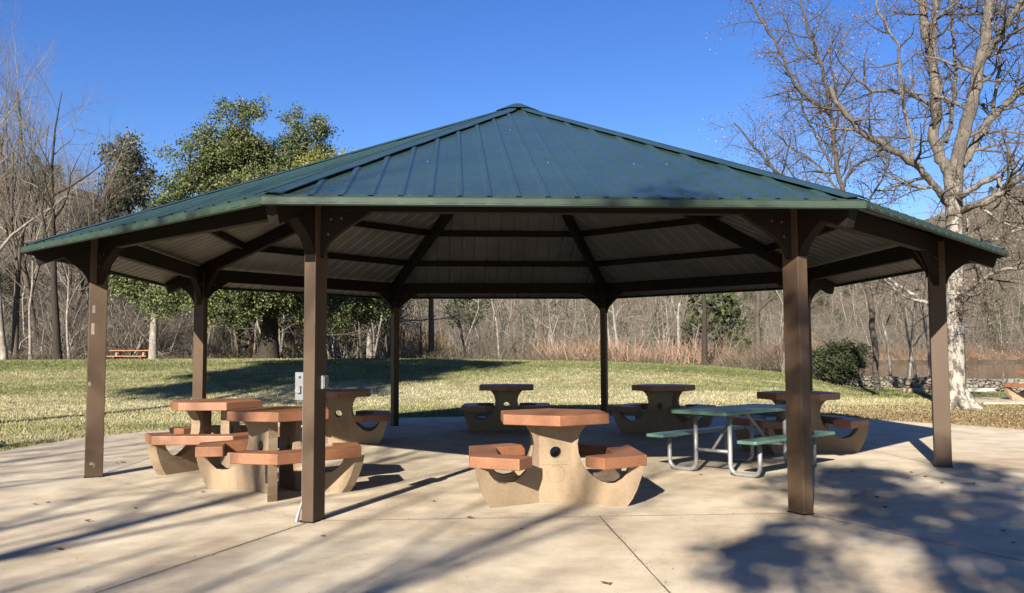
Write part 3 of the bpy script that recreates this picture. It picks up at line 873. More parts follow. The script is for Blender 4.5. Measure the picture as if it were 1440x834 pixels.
# trees that stand over the lower hill: shown large between the posts and above the roof at left
rr = random.Random(5)
adj = ['with many upright twigs', 'with a rounded crown', 'with drooping outer twigs', 'with a crooked stem', 'with a dense twiggy crown']
# ------------------------------------------------------------------ live oak and other evergreens
def oak(seed, Ht, r, o, bark_, leafm, per, spread, size, twigm=m_barkd):
    t = Tree(seed, .05)
    t.tube([Vector((0, 0, -.3)), Vector((0, 0, .2)), Vector((0, 0, .8)), Vector((.02, 0, 1.4))], [r * 1.5, r * 1.15, r, r * .95], True)
    t.grow(Vector((0, 0, 1.2)), Vector((.03, 0, 1)), Ht - 1.2, r, 0, o)
    lv = leaf_cards(t.tips, per, spread, size, seed)
    return t, lv
def lobed_tree(seed, lobes, trunk_r, crown_base, nclus, per, spread, size, bark_, leafm, fork=2.0):
    """trunk, limbs that reach into every lobe, leaf sprays gathered in uneven clumps"""
    t = Tree(seed, .05); R = t.r
    t.tube([Vector((0, 0, -.3)), Vector((0, 0, .2)), Vector((0, 0, .8)), Vector((.03, 0, 1.4)), Vector((.05, .05, fork)), Vector((0, .1, fork + 1.5))],
           [trunk_r * 1.6, trunk_r * 1.2, trunk_r, trunk_r * .95, trunk_r * .85, trunk_r * .5], True)
    vol = [a * b * c for _, (a, b, c) in lobes]; tips = []
    for (cx, cy, cz), (a, b, c) in lobes:
        C = Vector((cx, cy, cz)); n = max(3, int(nclus * (a * b * c) ** .75 / sum(v ** .75 for v in vol)))
        p0 = Vector((0, 0, fork + R.uniform(-.4, .8))); L = (C - p0).length
        mid = p0.lerp(C, .5) + Vector((R.gauss(0, .2), R.gauss(0, .2), .12 * L))
        pts, rs = smooth_path([p0, mid, C], [min(trunk_r * .5, .05 * L), .03 * L, .012 * L], 4); t.tube(pts, rs, True)
        holes = [(Vector((R.gauss(0, 1), R.gauss(0, 1), R.gauss(0, 1))).normalized(), R.uniform(.25, .5)) for _ in range(4)]
        for i in range(n):
            d = Vector((R.gauss(0, 1), R.gauss(0, 1), R.gauss(0, 1))).normalized()
            if any(d.dot(h) > 1 - w_ * .35 for h, w_ in holes): continue
            q = R.uniform(.45, 1.0) ** .6 * R.uniform(.82, 1.12)
            T = C + Vector((d.x * a, d.y * b, d.z * c)) * q
            if T.z < crown_base: T.z = crown_base + R.uniform(0, .5)
            if i % 2 == 0:
                m_ = C.lerp(T, .5) + Vector((0, 0, -.1)); pts, rs = smooth_path([C.lerp(T, .1), m_, T], [.035, .02, .008], 2); t.tube(pts, rs)
            for _ in range(3):
                tips.append((T + Vector((R.gauss(0, .2), R.gauss(0, .2), R.gauss(0, .15))), None))
    lv = leaf_cards(tips, per, spread, size, seed)
    print('lobed', len(tips), len(lv[1])); return t, lv
def smooth_path(pts, rs, n=3):
    out, ro = [], []
    m = len(pts)
    for i in range(m - 1):
        p0, p1, p2, p3 = pts[max(i - 1, 0)], pts[i], pts[i + 1], pts[min(i + 2, m - 1)]
        for k in range(n):
            t = k / n
            q = .5 * ((2 * p1) + (p2 - p0) * t + (2 * p0 - 5 * p1 + 4 * p2 - p3) * t * t + (3 * p1 - p0 - 3 * p2 + p3) * t ** 3)
            out.append(q); ro.append(rs[i] + (rs[i + 1] - rs[i]) * t)
    out.append(pts[-1]); ro.append(rs[-1])
    return out, ro
def lob(px, py, r, rz=None, dy=0.0):    # a lobe of the live oak, measured from its foot at (378, 505)
    k = 41 / F
    return ((px - 378) * k, dy, (505 - py) * k), (r * k, r * k * .95, (rz or r) * k)
LOB = [lob(328, 178, 46, 48), lob(300, 205, 42, 40, .6), lob(268, 232, 40, 34, -.5), lob(350, 230, 58, 50, 1.0), lob(425, 185, 34, 46, .8), lob(400, 225, 48, 42, 1.2), lob(440, 235, 36, 34, .2),
       lob(375, 300, 95, 70), lob(290, 290, 60, 55, -.8), lob(455, 310, 62, 60, .8), lob(300, 370, 66, 46, -1.2), lob(360, 385, 70, 48, -2.2), lob(430, 380, 70, 55, -1.0), lob(492, 395, 58, 46, .6),
       lob(330, 425, 46, 30, -1.6), lob(395, 425, 50, 34, -2.4), lob(460, 432, 44, 30, -1.2), lob(520, 425, 34, 28, .4), lob(375, 350, 80, 60, 2.6)]
t, lv = lobed_tree(8, LOB, .42, 1.5, 1700, 58, .19, .068, m_barkd, m_oakleaf, 2.2)
oakp = tree_meshes(t, 'oak', m_barkd, m_barkd, lv, m_oakleaf)
x = col_at(378, 41); plant('live_oak', oakp, x, 41, 'large dark green live oak with a thick dark trunk on the lawn', 'tree', z=H(x, 41) - .05)
t, lv = oak(19, 6.2, .14, opts(n=[17, 7, 5, 4, 0], lo=[.22, .2, .2, .1, 0], ang=[(35, 75), (25, 55), (30, 60), (30, 70), (0, 0)], len=[(.40, .55), (.4, .6), (.4, .6), (.4, .7), (0, 0)], max=3, up=[.02, .10, .1, .05, 0], taper=.5), m_bark, m_yleaf, 90, .26, .055)
yp = tree_meshes(t, 'yel', m_bark, m_bark, lv, m_yleaf)
x = col_at(440, 37.5); plant('leafy_tree', yp, x, 37.5, 'yellow green bushy tree in front of the dark live oak', 'tree', rz=rad(40), sc=1.12, sz=1.22)
t, lv = oak(29, 7.5, .24, opts(n=[14, 7, 5, 4, 0], lo=[.22, .2, .2, .1, 0], ang=[(45, 80), (25, 55), (30, 60), (30, 70), (0, 0)], len=[(.40, .6), (.4, .6), (.4, .6), (.4, .7), (0, 0)], max=3, taper=.5), m_barkl, m_yleaf, 50, .36, .09)
op2 = tree_meshes(t, 'oak2', m_barkl, m_bark, lv, m_oakleaf)
x = col_at(216, 43); plant('leafy_tree', op2, x, 43, 'smaller green oak with a pale grey trunk beside the orange picnic table', 'tree', rz=rad(100), sc=.8)
t, lv = oak(37, 14, .24, opts(n=[26, 7, 4, 3, 0], lo=[.3, .3, .2, .1, 0], ang=[(50, 80), (30, 55), (30, 60), (30, 70), (0, 0)], len=[(.20, .28), (.4, .6), (.4, .6), (.4, .7), (0, 0)], max=3, up=[.01, .1, .1, .05, 0], taper=.55), m_bark, m_pine, 9, .36, .14)
pn = tree_meshes(t, 'pine', m_bark, m_bark, lv, m_pine)
x = col_at(190, 60); plant('grey_pine', pn, x, 60, 'thin crowned grey green pine on the left skyline', 'tree', sc=1.02)
x = col_at(520, 62); plant('leafy_tree', op2, x, 62, 'green tree in the wood right of the live oak', 'tree', 'evergreens in the wood', rad(10), 1.0)
x = col_at(655, 85); plant('grey_pine', pn, x, 85, 'grey green pine in the wood between the two rear posts', 'tree', 'evergreens in the wood', rad(70), .75)
x = col_at(1425, 120); plant('leafy_tree', op2, x, 250, 'green tree across the lake at the right edge', 'tree', 'evergreens in the wood', rad(70), 1.4) if False else None

# dark evergreen shrub by the wall
def shrub(seed, n, rx, rz_, leafm, per, spread, size, twm, stem=.03):
    t = Tree(seed, .2); R = t.r
    o = opts(n=[5, 4, 3, 0, 0], max=3, seg=[5, 3, 3, 2, 2], wander=[.15, .2, .2, .2, .2], lo=[.2, .1, .1, .1, 0], len=[(.4, .6), (.4, .7), (.4, .7), (0, 0), (0, 0)])
    for i in range(n):
        a = R.uniform(0, 6.28); tl = R.uniform(.1, 1.0)
        p = Vector((R.uniform(-rx, rx) * .5, R.uniform(-rx, rx) * .4, 0))
        t.grow(p, Vector((math.cos(a) * tl, math.sin(a) * tl, 1)), rz_ * R.uniform(.6, 1), stem * R.uniform(.6, 1.2), 0, o)
    lv = leaf_cards(t.tips, per, spread, size, seed) if per else None
    V, Fc = t.arrays(t.C)
    sets = [(V, Fc, twm)] + ([(lv[0], lv[1], leafm)] if lv else [])
    Vs, Fs, mi, off = [], [], [], 0
    for k, (v, f_, m_) in enumerate(sets):
        Vs.append(v); Fs.append(f_ + off); off += len(v); mi += [k] * len(f_)
    me = np_mesh(None, np.concatenate(Vs), np.concatenate(Fs), None); me.name = 'shrub'
    for _, _, m_ in sets: me.materials.append(m_)
    me.polygons.foreach_set('material_index', np.array(mi, dtype=np.int32))
    return me
sh1 = shrub(3, 11, 1.5, 2.3, m_shrubleaf, 8, .15, .075, m_brush)
for px, y, sc, lb in ((1166, 37, .85, 'dark loose evergreen shrub between the front right post and the white trunks'),):
    x = col_at(px, y); o = link('evergreen_shrub', sh1); o.location = (x, y, H(x, y) - .1); o.scale = (sc, sc, sc); tag(o, lb, 'shrub')
sh2 = shrub(9, 22, 1.6, 2.2, None, 0, 0, 0, m_brush, .02)
GS = 'leafless shrubs behind the lawn'
for i, (px, y, sc, lb) in enumerate(((1135, 39, .9, 'twiggy leafless shrub right behind the front right post'), (1090, 42, .95, 'leafless dark shrub left of the front right post, on the lawn crest'), (1050, 44, .9, 'leafless shrub second left of the front right post'), (690, 46, 1.0, 'dark leafless shrub in the middle between the rear posts'),
     (735, 47, .85, 'greyish leafless shrub right of the middle one between the rear posts'), (1200, 39.5, .7, 'low twiggy shrub beside the rubble wall end'), (150, 46, .8, 'leafless shrub behind the leftmost post'), (300, 48, .9, 'leafless shrub left of the live oak trunk'))):
    x = col_at(px, y); o = link('leafless_shrub', sh2); o.location = (x, y, H(x, y) - .1); o.scale = (sc * 1.3, sc, sc); o.rotation_euler = (0, 0, i * 1.3); tag(o, lb, 'shrub', GS)

# ------------------------------------------------------------------ the big sycamore at right
def px_pts(lst, y0):
    return [P(u, v, y0 + dy) for u, v, dy in lst]
def smooth_path(pts, rs, n=3):
    out, ro = [], []
    m = len(pts)
    for i in range(m - 1):
        p0, p1, p2, p3 = pts[max(i - 1, 0)], pts[i], pts[i + 1], pts[min(i + 2, m - 1)]
        for k in range(n):
            t = k / n
            q = .5 * ((2 * p1) + (p2 - p0) * t + (2 * p0 - 5 * p1 + 4 * p2 - p3) * t * t + (3 * p1 - p0 - 3 * p2 + p3) * t ** 3)
            out.append(q); ro.append(rs[i] + (rs[i + 1] - rs[i]) * t)
    out.append(pts[-1]); ro.append(rs[-1])
    return out, ro
D0 = 22.7
W_ = lambda px: .88 * px / F * D0 / 2
def limb(t, lst, y0, w0, w1, lev=1, n=None, L=None, o=None, lo=.15, origin=None):
    pts = px_pts(lst, y0)
    if origin is not None: pts = [p - origin for p in pts]
    rs = [W_(w0 + (w1 - w0) * i / (len(pts) - 1)) for i in range(len(pts))]
    pts, rs = smooth_path(pts, rs, 4)
    for i in range(1, len(pts) - 1): pts[i] = pts[i] + Vector((t.r.gauss(0, .02), t.r.gauss(0, .03), t.r.gauss(0, .02)))
    t.tube(pts, rs, True if w0 > 5 else None)
    if n:
        o2 = dict(o); nn = list(o['n']); nn[lev] = n; o2['n'] = nn
        t.spawn(pts, rs, L, lev, o2, lo)
    return pts
so = opts(n=[0, 14, 7, 5, 0], max=4, len=[(0, 0), (.5, 1.0), (.45, .8), (.4, .8), (0, 0)], seg=[6, 6, 5, 4, 3], wander=[.1, .12, .16, .2, .22], up=[0, .05, .04, .02, 0],
          ang=[(0, 0), (35, 75), (35, 70), (35, 75), (0, 0)], lo=[0, .15, .12, .1, 0], tip=.25, taper=.25)
t = Tree(77, .035)
O = Vector((P(1345, 572, D0).x, D0, 0))
# trunk
tp = [P(1344, 585, D0), P(1344, 568, D0), P(1344, 545, D0), P(1343, 480, D0), P(1342, 400, D0), P(1342, 330, D0), P(1341, 270, D0), P(1340, 236, D0)]
tp = [p - O for p in tp]; tp[0].z = -.2
tr_ = [W_(q) for q in (62, 44, 31, 28, 27, 26, 27, 33)]
tps, trs = smooth_path(tp, tr_, 3); t.tube(tps, trs, True)
for a0 in range(0, 360, 45):   # root flare
    dv = Vector((math.cos(rad(a0)), math.sin(rad(a0)), 0)); t.tube([Vector((0, 0, .55)) + dv * .08, Vector((0, 0, .2)) + dv * .28, Vector((0, 0, .0)) + dv * .5, Vector((0, 0, -.12)) + dv * .75], [.15, .15, .11, .05], True)
LM = [
    ([(1338, 288, 0), (1325, 280, -.1), (1305, 252, -.3), (1277, 225, -.6), (1244, 205, -.9), (1212, 185, -1.1), (1190, 162, -1.2), (1167, 122, -1.3)], 13, 8, 11, 2.2),
    ([(1338, 245, 0), (1327, 228, .1), (1314, 194, .2), (1315, 144, .3), (1311, 83, .5), (1300, 36, .6), (1295, -30, .8), (1288, -120, 1)], 19, 12, 10, 2.4),
    ([(1311, 83, .5), (1314, 40, .3), (1314, 0, .2), (1322, -60, 0), (1330, -140, -.2)], 11, 6, 7, 2.2),
    ([(1341, 245, 0), (1356, 187, -.2), (1368, 133, -.4), (1378, 86, -.5), (1388, 36, -.7), (1389, -20, -.8), (1380, -120, -1)], 22, 13, 12, 2.4),
    ([(1352, 232, 0), (1365, 214, .3), (1392, 168, .8), (1417, 144, 1.1), (1440, 119, 1.4), (1480, 80, 1.8), (1520, 20, 2)], 15, 9, 14, 2.4),
    ([(1380, 84, -.5), (1398, 60, -.8), (1417, 32, -1.1), (1440, -5, -1.4), (1470, -60, -1.8)], 13, 8, 9, 2.2),
    ([(1388, 40, -.6), (1396, -10, -.2), (1415, -80, .2)], 12, 7, 5, 2.0),
    ([(1395, 168, .8), (1400, 130, .6), (1404, 90, .5), (1400, 40, .3), (1410, 0, .2)], 7, 3, 9, 1.6),
    ([(1342, 280, 0), (1358, 272, -.6), (1380, 258, -1.0), (1404, 246, -1.3)], 10, 9, 3, 1.3),
    ([(1346, 300, 0), (1377, 288, -.8), (1413, 268, -1.4), (1440, 248, -1.9), (1480, 230, -2.5), (1520, 190, -3)], 13, 8, 10, 2.3),
    ([(1404, 250, -1.3), (1420, 280, -1.4), (1440, 310, -1.5), (1460, 350, -1.6)], 6, 3, 6, 1.6),
    ([(1310, 147, .3), (1300, 143, .3), (1277, 131, .2), (1255, 128, .1), (1226, 126, 0), (1205, 110, -.2), (1183, 90, -.3)], 7, 4, 9, 1.7),
    ([(1282, 226, -.5), (1281, 190, -.2), (1269, 144, .1), (1266, 100, .2), (1262, 65, .3), (1248, 40, .3), (1233, 8, .3), (1228, -40, .3)], 6.5, 3.5, 13, 1.7),
    ([(1340, 350, 0), (1365, 345, 1.0), (1400, 335, 1.8), (1440, 322, 2.6), (1490, 322, 3.4)], 9, 5, 11, 2.2),
    ([(1342, 425, 0), (1365, 405, -.9), (1395, 385, -1.6), (1425, 378, -2.2), (1470, 372, -3)], 8, 4, 10, 2.2),
    ([(1338, 445, 0), (1318, 432, .4), (1300, 425, .9), (1275, 408, 1.4), (1254, 394, 1.8), (1236, 372, 2.2), (1215, 350, 2.4)], 9, 4, 12, 2.2),
    ([(1386, 392, -1.4), (1387, 420, -1.5), (1393, 450, -1.5), (1402, 470, -1.5), (1399, 490, -1.5)], 4, 2, 5, 1.0),
    ([(1343, 430, 0), (1352, 440, -.5), (1360, 420, -.8), (1378, 412, -1.3)], 4, 2, 5, 1.0),
    ([(1330, 200, .2), (1340, 150, 1.0), (1344, 90, 1.5), (1338, 20, 2.0), (1345, -60, 2.4)], 8, 4, 12, 2.0),
]
for lst, w0, w1, n, L in LM: limb(t, lst, D0, w0, w1, 1, n, L, so, .12, O)
print('sycamore', len(t.C[1]), len(t.T[1]), len(t.tips))
bud = leaf_cards(t.tips, 1, .04, .035, 5, elong=1.2)
sp_parts = tree_meshes(t, 'syc', m_syc, m_sycb, None, None, bud)
o = empty('sycamore_tree', (O.x, O.y, 0), 0, label='big leafless tree with mottled whitish trunk at the right, tallest in the photo', cat='tree')
for nm, me in sp_parts: link(nm, me, o)
# second tree whose top shows above the right part of the roof
t = Tree(91, .03); D1 = 30.0; W_ = lambda px: px / F * D1 / 2
O = Vector((P(1233, 540, D1).x, D1, 0))
base_pts = [(1233, 549, 0), (1230, 480, 0), (1219, 400, 0), (1200, 330, 0), (1185, 273, 0), (1178, 230, 0), (1172, 194, 0), (1167, 155, 0), (1160, 120, 0), (1154, 90, .1), (1140, 50, .2), (1128, 10, .2), (1118, -40, .3)]
sp1 = limb(t, base_pts, D1, 9, 3, 1, 26, 2.4, so, .35, O)
for lst, w0, w1, n, L in (
    ([(1168, 162, 0), (1152, 150, -.3), (1136, 137, -.6), (1118, 118, -.8), (1104, 90, -1), (1092, 62, -1.1), (1075, 36, -1.2), (1057, 0, -1.3), (1050, -30, -1.3)], 6, 3, 16, 2.0),
    ([(1182, 250, 0), (1165, 225, .3), (1147, 190, .6), (1135, 165, .8), (1125, 144, 1.0), (1112, 120, 1.1)], 4.5, 2, 13, 1.8),
    ([(1188, 300, 0), (1160, 275, -.5), (1130, 262, -1), (1100, 248, -1.2), (1082, 234, -1.4), (1070, 215, -1.5), (1057, 201, -1.6), (1032, 173, -1.8)], 6, 2, 20, 1.9),
    ([(1186, 280, 0), (1165, 250, .5), (1140, 225, .9), (1112, 208, 1.2), (1095, 190, 1.4)], 4.5, 2, 14, 1.8),
    ([(1190, 320, 0), (1215, 290, .5), (1235, 262, .8), (1248, 235, 1.0), (1252, 215, 1.1)], 4.5, 2, 14, 1.7),
    ([(1184, 268, 0), (1200, 235, -.4), (1228, 222, -.8), (1246, 218, -1.1)], 3.5, 2, 9, 1.4),
    ([(1172, 194, 0), (1180, 150, -.4), (1168, 90, -.6), (1172, 40, -.8)], 3.5, 1.5, 12, 1.7),
    ([(1154, 90, .1), (1135, 80, .4), (1112, 48, .7), (1098, 5, .9)], 3.5, 1.5, 10, 1.6)):
    limb(t, lst, D1, w0, w1, 1, n, L, so, .1, O)
bud = leaf_cards(t.tips, 1, .05, .038, 6, elong=1.2)
o = empty('slender_tree', (O.x, O.y, 0), 0, label='slender leafless tree with purplish buds rising behind the right slope of the roof', cat='tree')
for nm, me in tree_meshes(t, 'sl', m_sycb, m_sycb, None, None, bud): link(nm, me, o)

# ------------------------------------------------------------------ trees behind the viewer: they cast the shadows on the slab
so2 = opts(n=[12, 8, 6, 4, 0], lo=[.3, .2, .15, .1, 0])
def shade_pos(gx_, gy_, hgt_):   # foot of a tree whose crown, hgt_ up, shades the ground at gx_, gy_
    L = hgt_ / math.tan(SUN_EL); return gx_ - L * math.sin(SUN_AZ), gy_ - L * math.cos(SUN_AZ)
GV = 'trees behind the viewer that shade the slab'
for gx_, gy_, hh, key, sc, rz, lb in ((-3.4, 6.3, 9, 'round', 1.15, 10, 'bare tree behind the viewer whose branches shade the left of the slab'),
                                  (-6.5, 8.5, 9, 'dark', 1.1, 120, 'dark bare tree farther left behind the viewer'),
                                  (-1.72, 7.5, 9.3, 'tall', .76, 200, 'tall slender bare tree behind the viewer, in line with the front left post'),
                                  (-10, 6.0, 9, 'round', 1.1, 250, 'bare tree behind the viewer at the left end of the row')):
    x, y = shade_pos(gx_, gy_, hh); plant('bare_tree', PRO[key], x, y, lb, 'tree', GV, rad(rz), sc, 0, -.1)
t, lv = oak(53, 13.2, .22, opts(n=[10, 5, 4, 4, 0], lo=[.66, .3, .2, .1, 0], ang=[(40, 80), (30, 60), (30, 60), (30, 70), (0, 0)], len=[(.17, .26), (.4, .7), (.4, .6), (.4, .7), (0, 0)], max=3, taper=.3), m_bark, m_oakleaf, 11, .17, .12)
shp = tree_meshes(t, 'shade', m_bark, m_bark, lv, m_oakleaf)
x, y = shade_pos(3.2, 6.4, 9.0); plant('leafy_tree', shp, x, y, 'leafy high crowned tree behind the viewer whose shade falls at right', 'tree', GV, 0, .86, 0, -.1)
x, y = shade_pos(6.2, 5.0, 9.0); plant('leafy_tree', shp, x, y, 'second leafy high crowned tree behind the viewer, farther right', 'tree', GV, rad(130), .80, 0, -.1)
t, lv = oak(61, 17.5, .34, opts(n=[15, 8, 5, 4, 0], lo=[.70, .3, .2, .1, 0], ang=[(45, 85), (30, 60), (30, 60), (30, 70), (0, 0)], len=[(.25, .33), (.4, .7), (.4, .6), (.4, .7), (0, 0)], max=3, taper=.3), m_bark, m_oakleaf, 36, .34, .16)
plant('leafy_tree', tree_meshes(t, 'tall', m_bark, m_bark, lv, m_oakleaf), -17.0, 2.2, 'tall dense evergreen just outside the left edge, shading the far lawn', 'tree', None, rad(80), 1.0, 0, -.1)
o = link('evergreen_shrub', sh1); o.location = (-9.4, 12.2, -.05); o.scale = (.55, .55, .5); tag(o, 'unseen small evergreen shrub outside the left edge, added to cast a shadow', 'shrub')  # out of view, added only for the shadow it throws by the slab edge

# ------------------------------------------------------------------ far wood (one mass) on the hill
def simple_tree(seed, Ht, twn, leaf=False):
    t = Tree(seed, 9)
    o = opts(n=[10, 6, twn, 0, 0], max=3, seg=[3, 2, 2, 1, 1], lo=[.2, .1, .1, 0, 0], len=[(.4, .6), (.45, .7), (.4, .8), (0, 0), (0, 0)], ang=[(28, 65), (30, 70), (30, 80), (0, 0), (0, 0)], up=[.02, .03, .02, 0, 0], wander=[.2, .28, .3, .3, .3])
    o['tip'] = .3
    t.grow(Vector((0, 0, 0)), Vector((0, 0, 1)), Ht, .085, 0, o)
    V, Fc = t.arrays(t.C)
    return V, Fc, t.tips
fw = [simple_tree(100 + i, 11, 4) for i in range(5)]
def bushy(seed, Ht):
    t = Tree(seed, 9)
    o = opts(n=[8, 6, 4, 0, 0], max=3, seg=[3, 3, 2, 1, 1], lo=[.1, .1, .1, 0, 0], len=[(.45, .7), (.45, .7), (.4, .8), (0, 0), (0, 0)], ang=[(25, 65), (25, 70), (30, 75), (0, 0), (0, 0)], wander=[.18, .2, .2, .2, .2], up=[.02, .08, .05, 0, 0])
    for i in range(4):
        t.grow(Vector((t.r.gauss(0, .4), t.r.gauss(0, .4), 0)), Vector((t.r.gauss(0, .4), t.r.gauss(0, .4), 1)), Ht * t.r.uniform(.6, 1), .04, 0, o)
    V, Fc = t.arrays(t.C); return V, Fc, t.tips
bush = [bushy(300 + i, 5) for i in range(5)]
def scatter(protos, spots, seed, thick=1.0):
    r = np.random.default_rng(seed); Vs, Fs, off = [], [], 0
    for x, y, sc in spots:
        V, Fc = protos[r.integers(len(protos))][:2]
        a = r.uniform(0, 6.28); c, s = math.cos(a), math.sin(a)
        R = np.array([[c, -s, 0], [s, c, 0], [0, 0, 1]], np.float32).T
        v = (V @ R) * np.array([sc, sc, sc * r.uniform(.85, 1.15)], np.float32) + np.array([x, y, H(x, y) - .3], np.float32)
        Vs.append(v); Fs.append(Fc + off); off += len(v)
    return np.concatenate(Vs), np.concatenate(Fs)
r = np.random.default_rng(21)
sp1, spg = [], []
def in_lake(x, y): return H(x, y) < -.9
for i in range(2600):
    y = 58 + (r.random() ** 1.5) * 400; px = r.uniform(-160, 1600)
    if 1150 < px and y < 238: continue
    if 980 < px and y < 70: continue
    x = col_at(px, y)
    if in_lake(x, y): continue
    if 560 < px < 1000 and y < 170 and r.random() < .55: continue
    if r.random() < (.10 if y < 120 else .2): spg.append((x, y, r.uniform(.6, 1.0)))
    else: sp1.append((x, y, r.uniform(.55, 1.15) * (1.0 if y < 200 else .9)))
sp1 = sp1[:1900]
for i in range(230):
    y = r.uniform(56, 100); px = r.uniform(-160, 560); sp1.append((col_at(px, y), y, r.uniform(.7, 1.15)))
for i in range(420):
    y = r.uniform(238, 430); px = r.uniform(1120, 1580); sp1.append((col_at(px, y), y, r.uniform(.9, 1.5)))
for i in range(70):
    y = r.uniform(240, 430); px = r.uniform(1120, 1580); spg.append((col_at(px, y), y, r.uniform(.9, 1.6)))
V, Fc = scatter(fw, sp1, 1)
sb = []
for i in range(520):
    y = 52 + 75 * r.random() ** 1.3; px = r.uniform(-160, 1130)
    if px > 560 and y < 64: continue
    if 300 < px < 440 and y < 60: continue
    sb.append((col_at(px, y), y, r.uniform(.45, 1.15)))
for i in range(200):
    y = 50 + 30 * r.random(); px = r.uniform(-140, 300); sb.append((col_at(px, y), y, r.uniform(.7, 1.5)))
for i in range(160):
    y = r.uniform(236, 270); px = r.uniform(1150, 1560); sb.append((col_at(px, y), y, r.uniform(1.0, 2.0)))
V2, F2 = scatter(bush, sb, 5); F2 = F2 + len(V)
# mixed face sizes are all quads
V = np.concatenate([V, V2]); Fc = np.concatenate([Fc, F2]); print('far wood faces', len(Fc), len(sp1))
o = np_mesh('far_wood', V, Fc, m_farwood); tag(o, 'grey mass of leafless winter trees covering the hills behind the lawn', 'woodland', kind='stuff')
def blob_tree(seed, Ht, n, leaf_size):
    rr_ = np.random.default_rng(seed)
    tips = []
    for i in range(n):
        h = rr_.uniform(.15, 1); rad_ = (1 - h) ** .6 * Ht * .28 + .3
        a = rr_.uniform(0, 6.28); q = rr_.uniform(.3, 1) ** .5 * rad_
        tips.append(((q * math.cos(a), q * math.sin(a), h * Ht), None))
    return leaf_cards(tips, 7, .35, leaf_size, seed)
bl = [blob_tree(200 + i, 9, 130, .34) for i in range(4)]
spg = [q for i, q in enumerate(spg) if i % 2 == 0 or q[1] > 150][:260]
V, Fc = scatter(bl, spg, 2)
o = np_mesh('far_evergreens', V, Fc, m_fargreen); tag(o, 'scattered dark evergreens among the leafless trees on the hills', 'woodland', kind='stuff')
# far shore red willow brush and dry reeds; undergrowth at the edge of the lawn
def stems(spots, hmin, hmax, wid, n, seed, lean=.25):
    r = np.random.default_rng(seed); N = len(spots) * n
    C = np.repeat(np.array([(x, y, H(x, y)) for x, y, s in spots], np.float32), n, axis=0)
    sc = np.repeat(np.array([s for _, _, s in spots], np.float32), n)
    C[:, :2] += r.normal(0, .5, (N, 2)) * sc[:, None]
    h = r.uniform(hmin, hmax, N) * sc; d = r.normal(0, lean, (N, 2)) * h[:, None]
    tip = C + np.stack([d[:, 0], d[:, 1], h], 1); mid = (C + tip) / 2 + r.normal(0, .06, (N, 3)) * h[:, None]
    a = r.uniform(0, 3.14, N); w_ = np.stack([np.cos(a), np.sin(a), np.zeros(N)], 1) * wid * sc[:, None]
    a2 = a + 1.6; w2 = np.stack([np.cos(a2), np.sin(a2), np.zeros(N)], 1) * wid * sc[:, None]
    # two crossing tapered strips = a real stem with volume
    V = np.stack([C - w_, C + w_, mid + w_ * .7, mid - w_ * .7, tip - w_ * .15, tip + w_ * .15, C - w2, C + w2, mid + w2 * .7, mid - w2 * .7], 1).reshape(-1, 3)
    b = (np.arange(N) * 10)[:, None]
    Fc = np.concatenate([b + np.array([[0, 1, 2, 3]]), b + np.array([[3, 2, 5, 4]]), b + np.array([[6, 7, 8, 9]])])
    return V, Fc
spots = []
for i in range(260):
    px = r.uniform(1120, 1560); y = r.uniform(233, 246); spots.append((col_at(px, y), y, r.uniform(.8, 2.4) * (.6 + .5 * abs(math.sin(px * .03)))))
for i in range(300):
    px = r.uniform(760, 1130); y = r.uniform(46, 58); spots.append((col_at(px, y), y, r.uniform(.5, 1.5) * (.5 + .6 * abs(math.sin(px * .021)))))
V, Fc = stems(spots, .3, 1.2, .016, 34, 3, .45); sb2 = [(col_at(px_, y_), y_, s_) for px_, y_, s_ in zip(r.uniform(1120, 1560, 330), r.uniform(233, 250, 330), r.uniform(.45, 1.15, 330))]
sb2 += [(col_at(px_, y_), y_, s_) for px_, y_, s_ in zip(r.uniform(770, 1120, 60), r.uniform(47, 62, 60), r.uniform(.25, .55, 60))]
V2, F2 = scatter(bush, sb2, 15); V, Fc = np.concatenate([V, V2]), np.concatenate([Fc, F2 + len(V)])
o = np_mesh('willow_brush', V, Fc, m_redtwig); tag(o, 'reddish brown willow brush along the lake shore and behind the lawn', 'brush', kind='stuff')
spots = []
for i in range(520):
    px = r.uniform(395, 575); y = r.uniform(76, 90); spots.append((col_at(px, y), y, r.uniform(2.6, 4.2)))
V, Fc = stems(spots, .6, 1.1, .014, 30, 4, .14); o = np_mesh('tall_dry_grass', V, Fc, m_straw); tag(o, 'tall straw coloured dry grass right of the live oak trunk', 'grass', kind='stuff')
spots = []
for i in range(1500):
    px = r.uniform(-120, 1180); y = r.uniform(44.5, 60)
    if px > 1000 and r.random() < .4: y = r.uniform(41, 46)
    if 400 < px < 560 and r.random() < .8: continue
    s = r.uniform(.3, .9) * (2.0 if r.random() < .12 else 1) * (.75 + .35 * math.sin(px * .031) * math.sin(px * .0131 + 1)); spots.append((col_at(px, y), y, s))
V, Fc = stems(spots, .25, 1.0, .010, 26, 5, .8); o = np_mesh('undergrowth', V, Fc, m_brush); tag(o, 'low tangle of leafless undergrowth along the far edge of the lawn', 'undergrowth', kind='stuff')

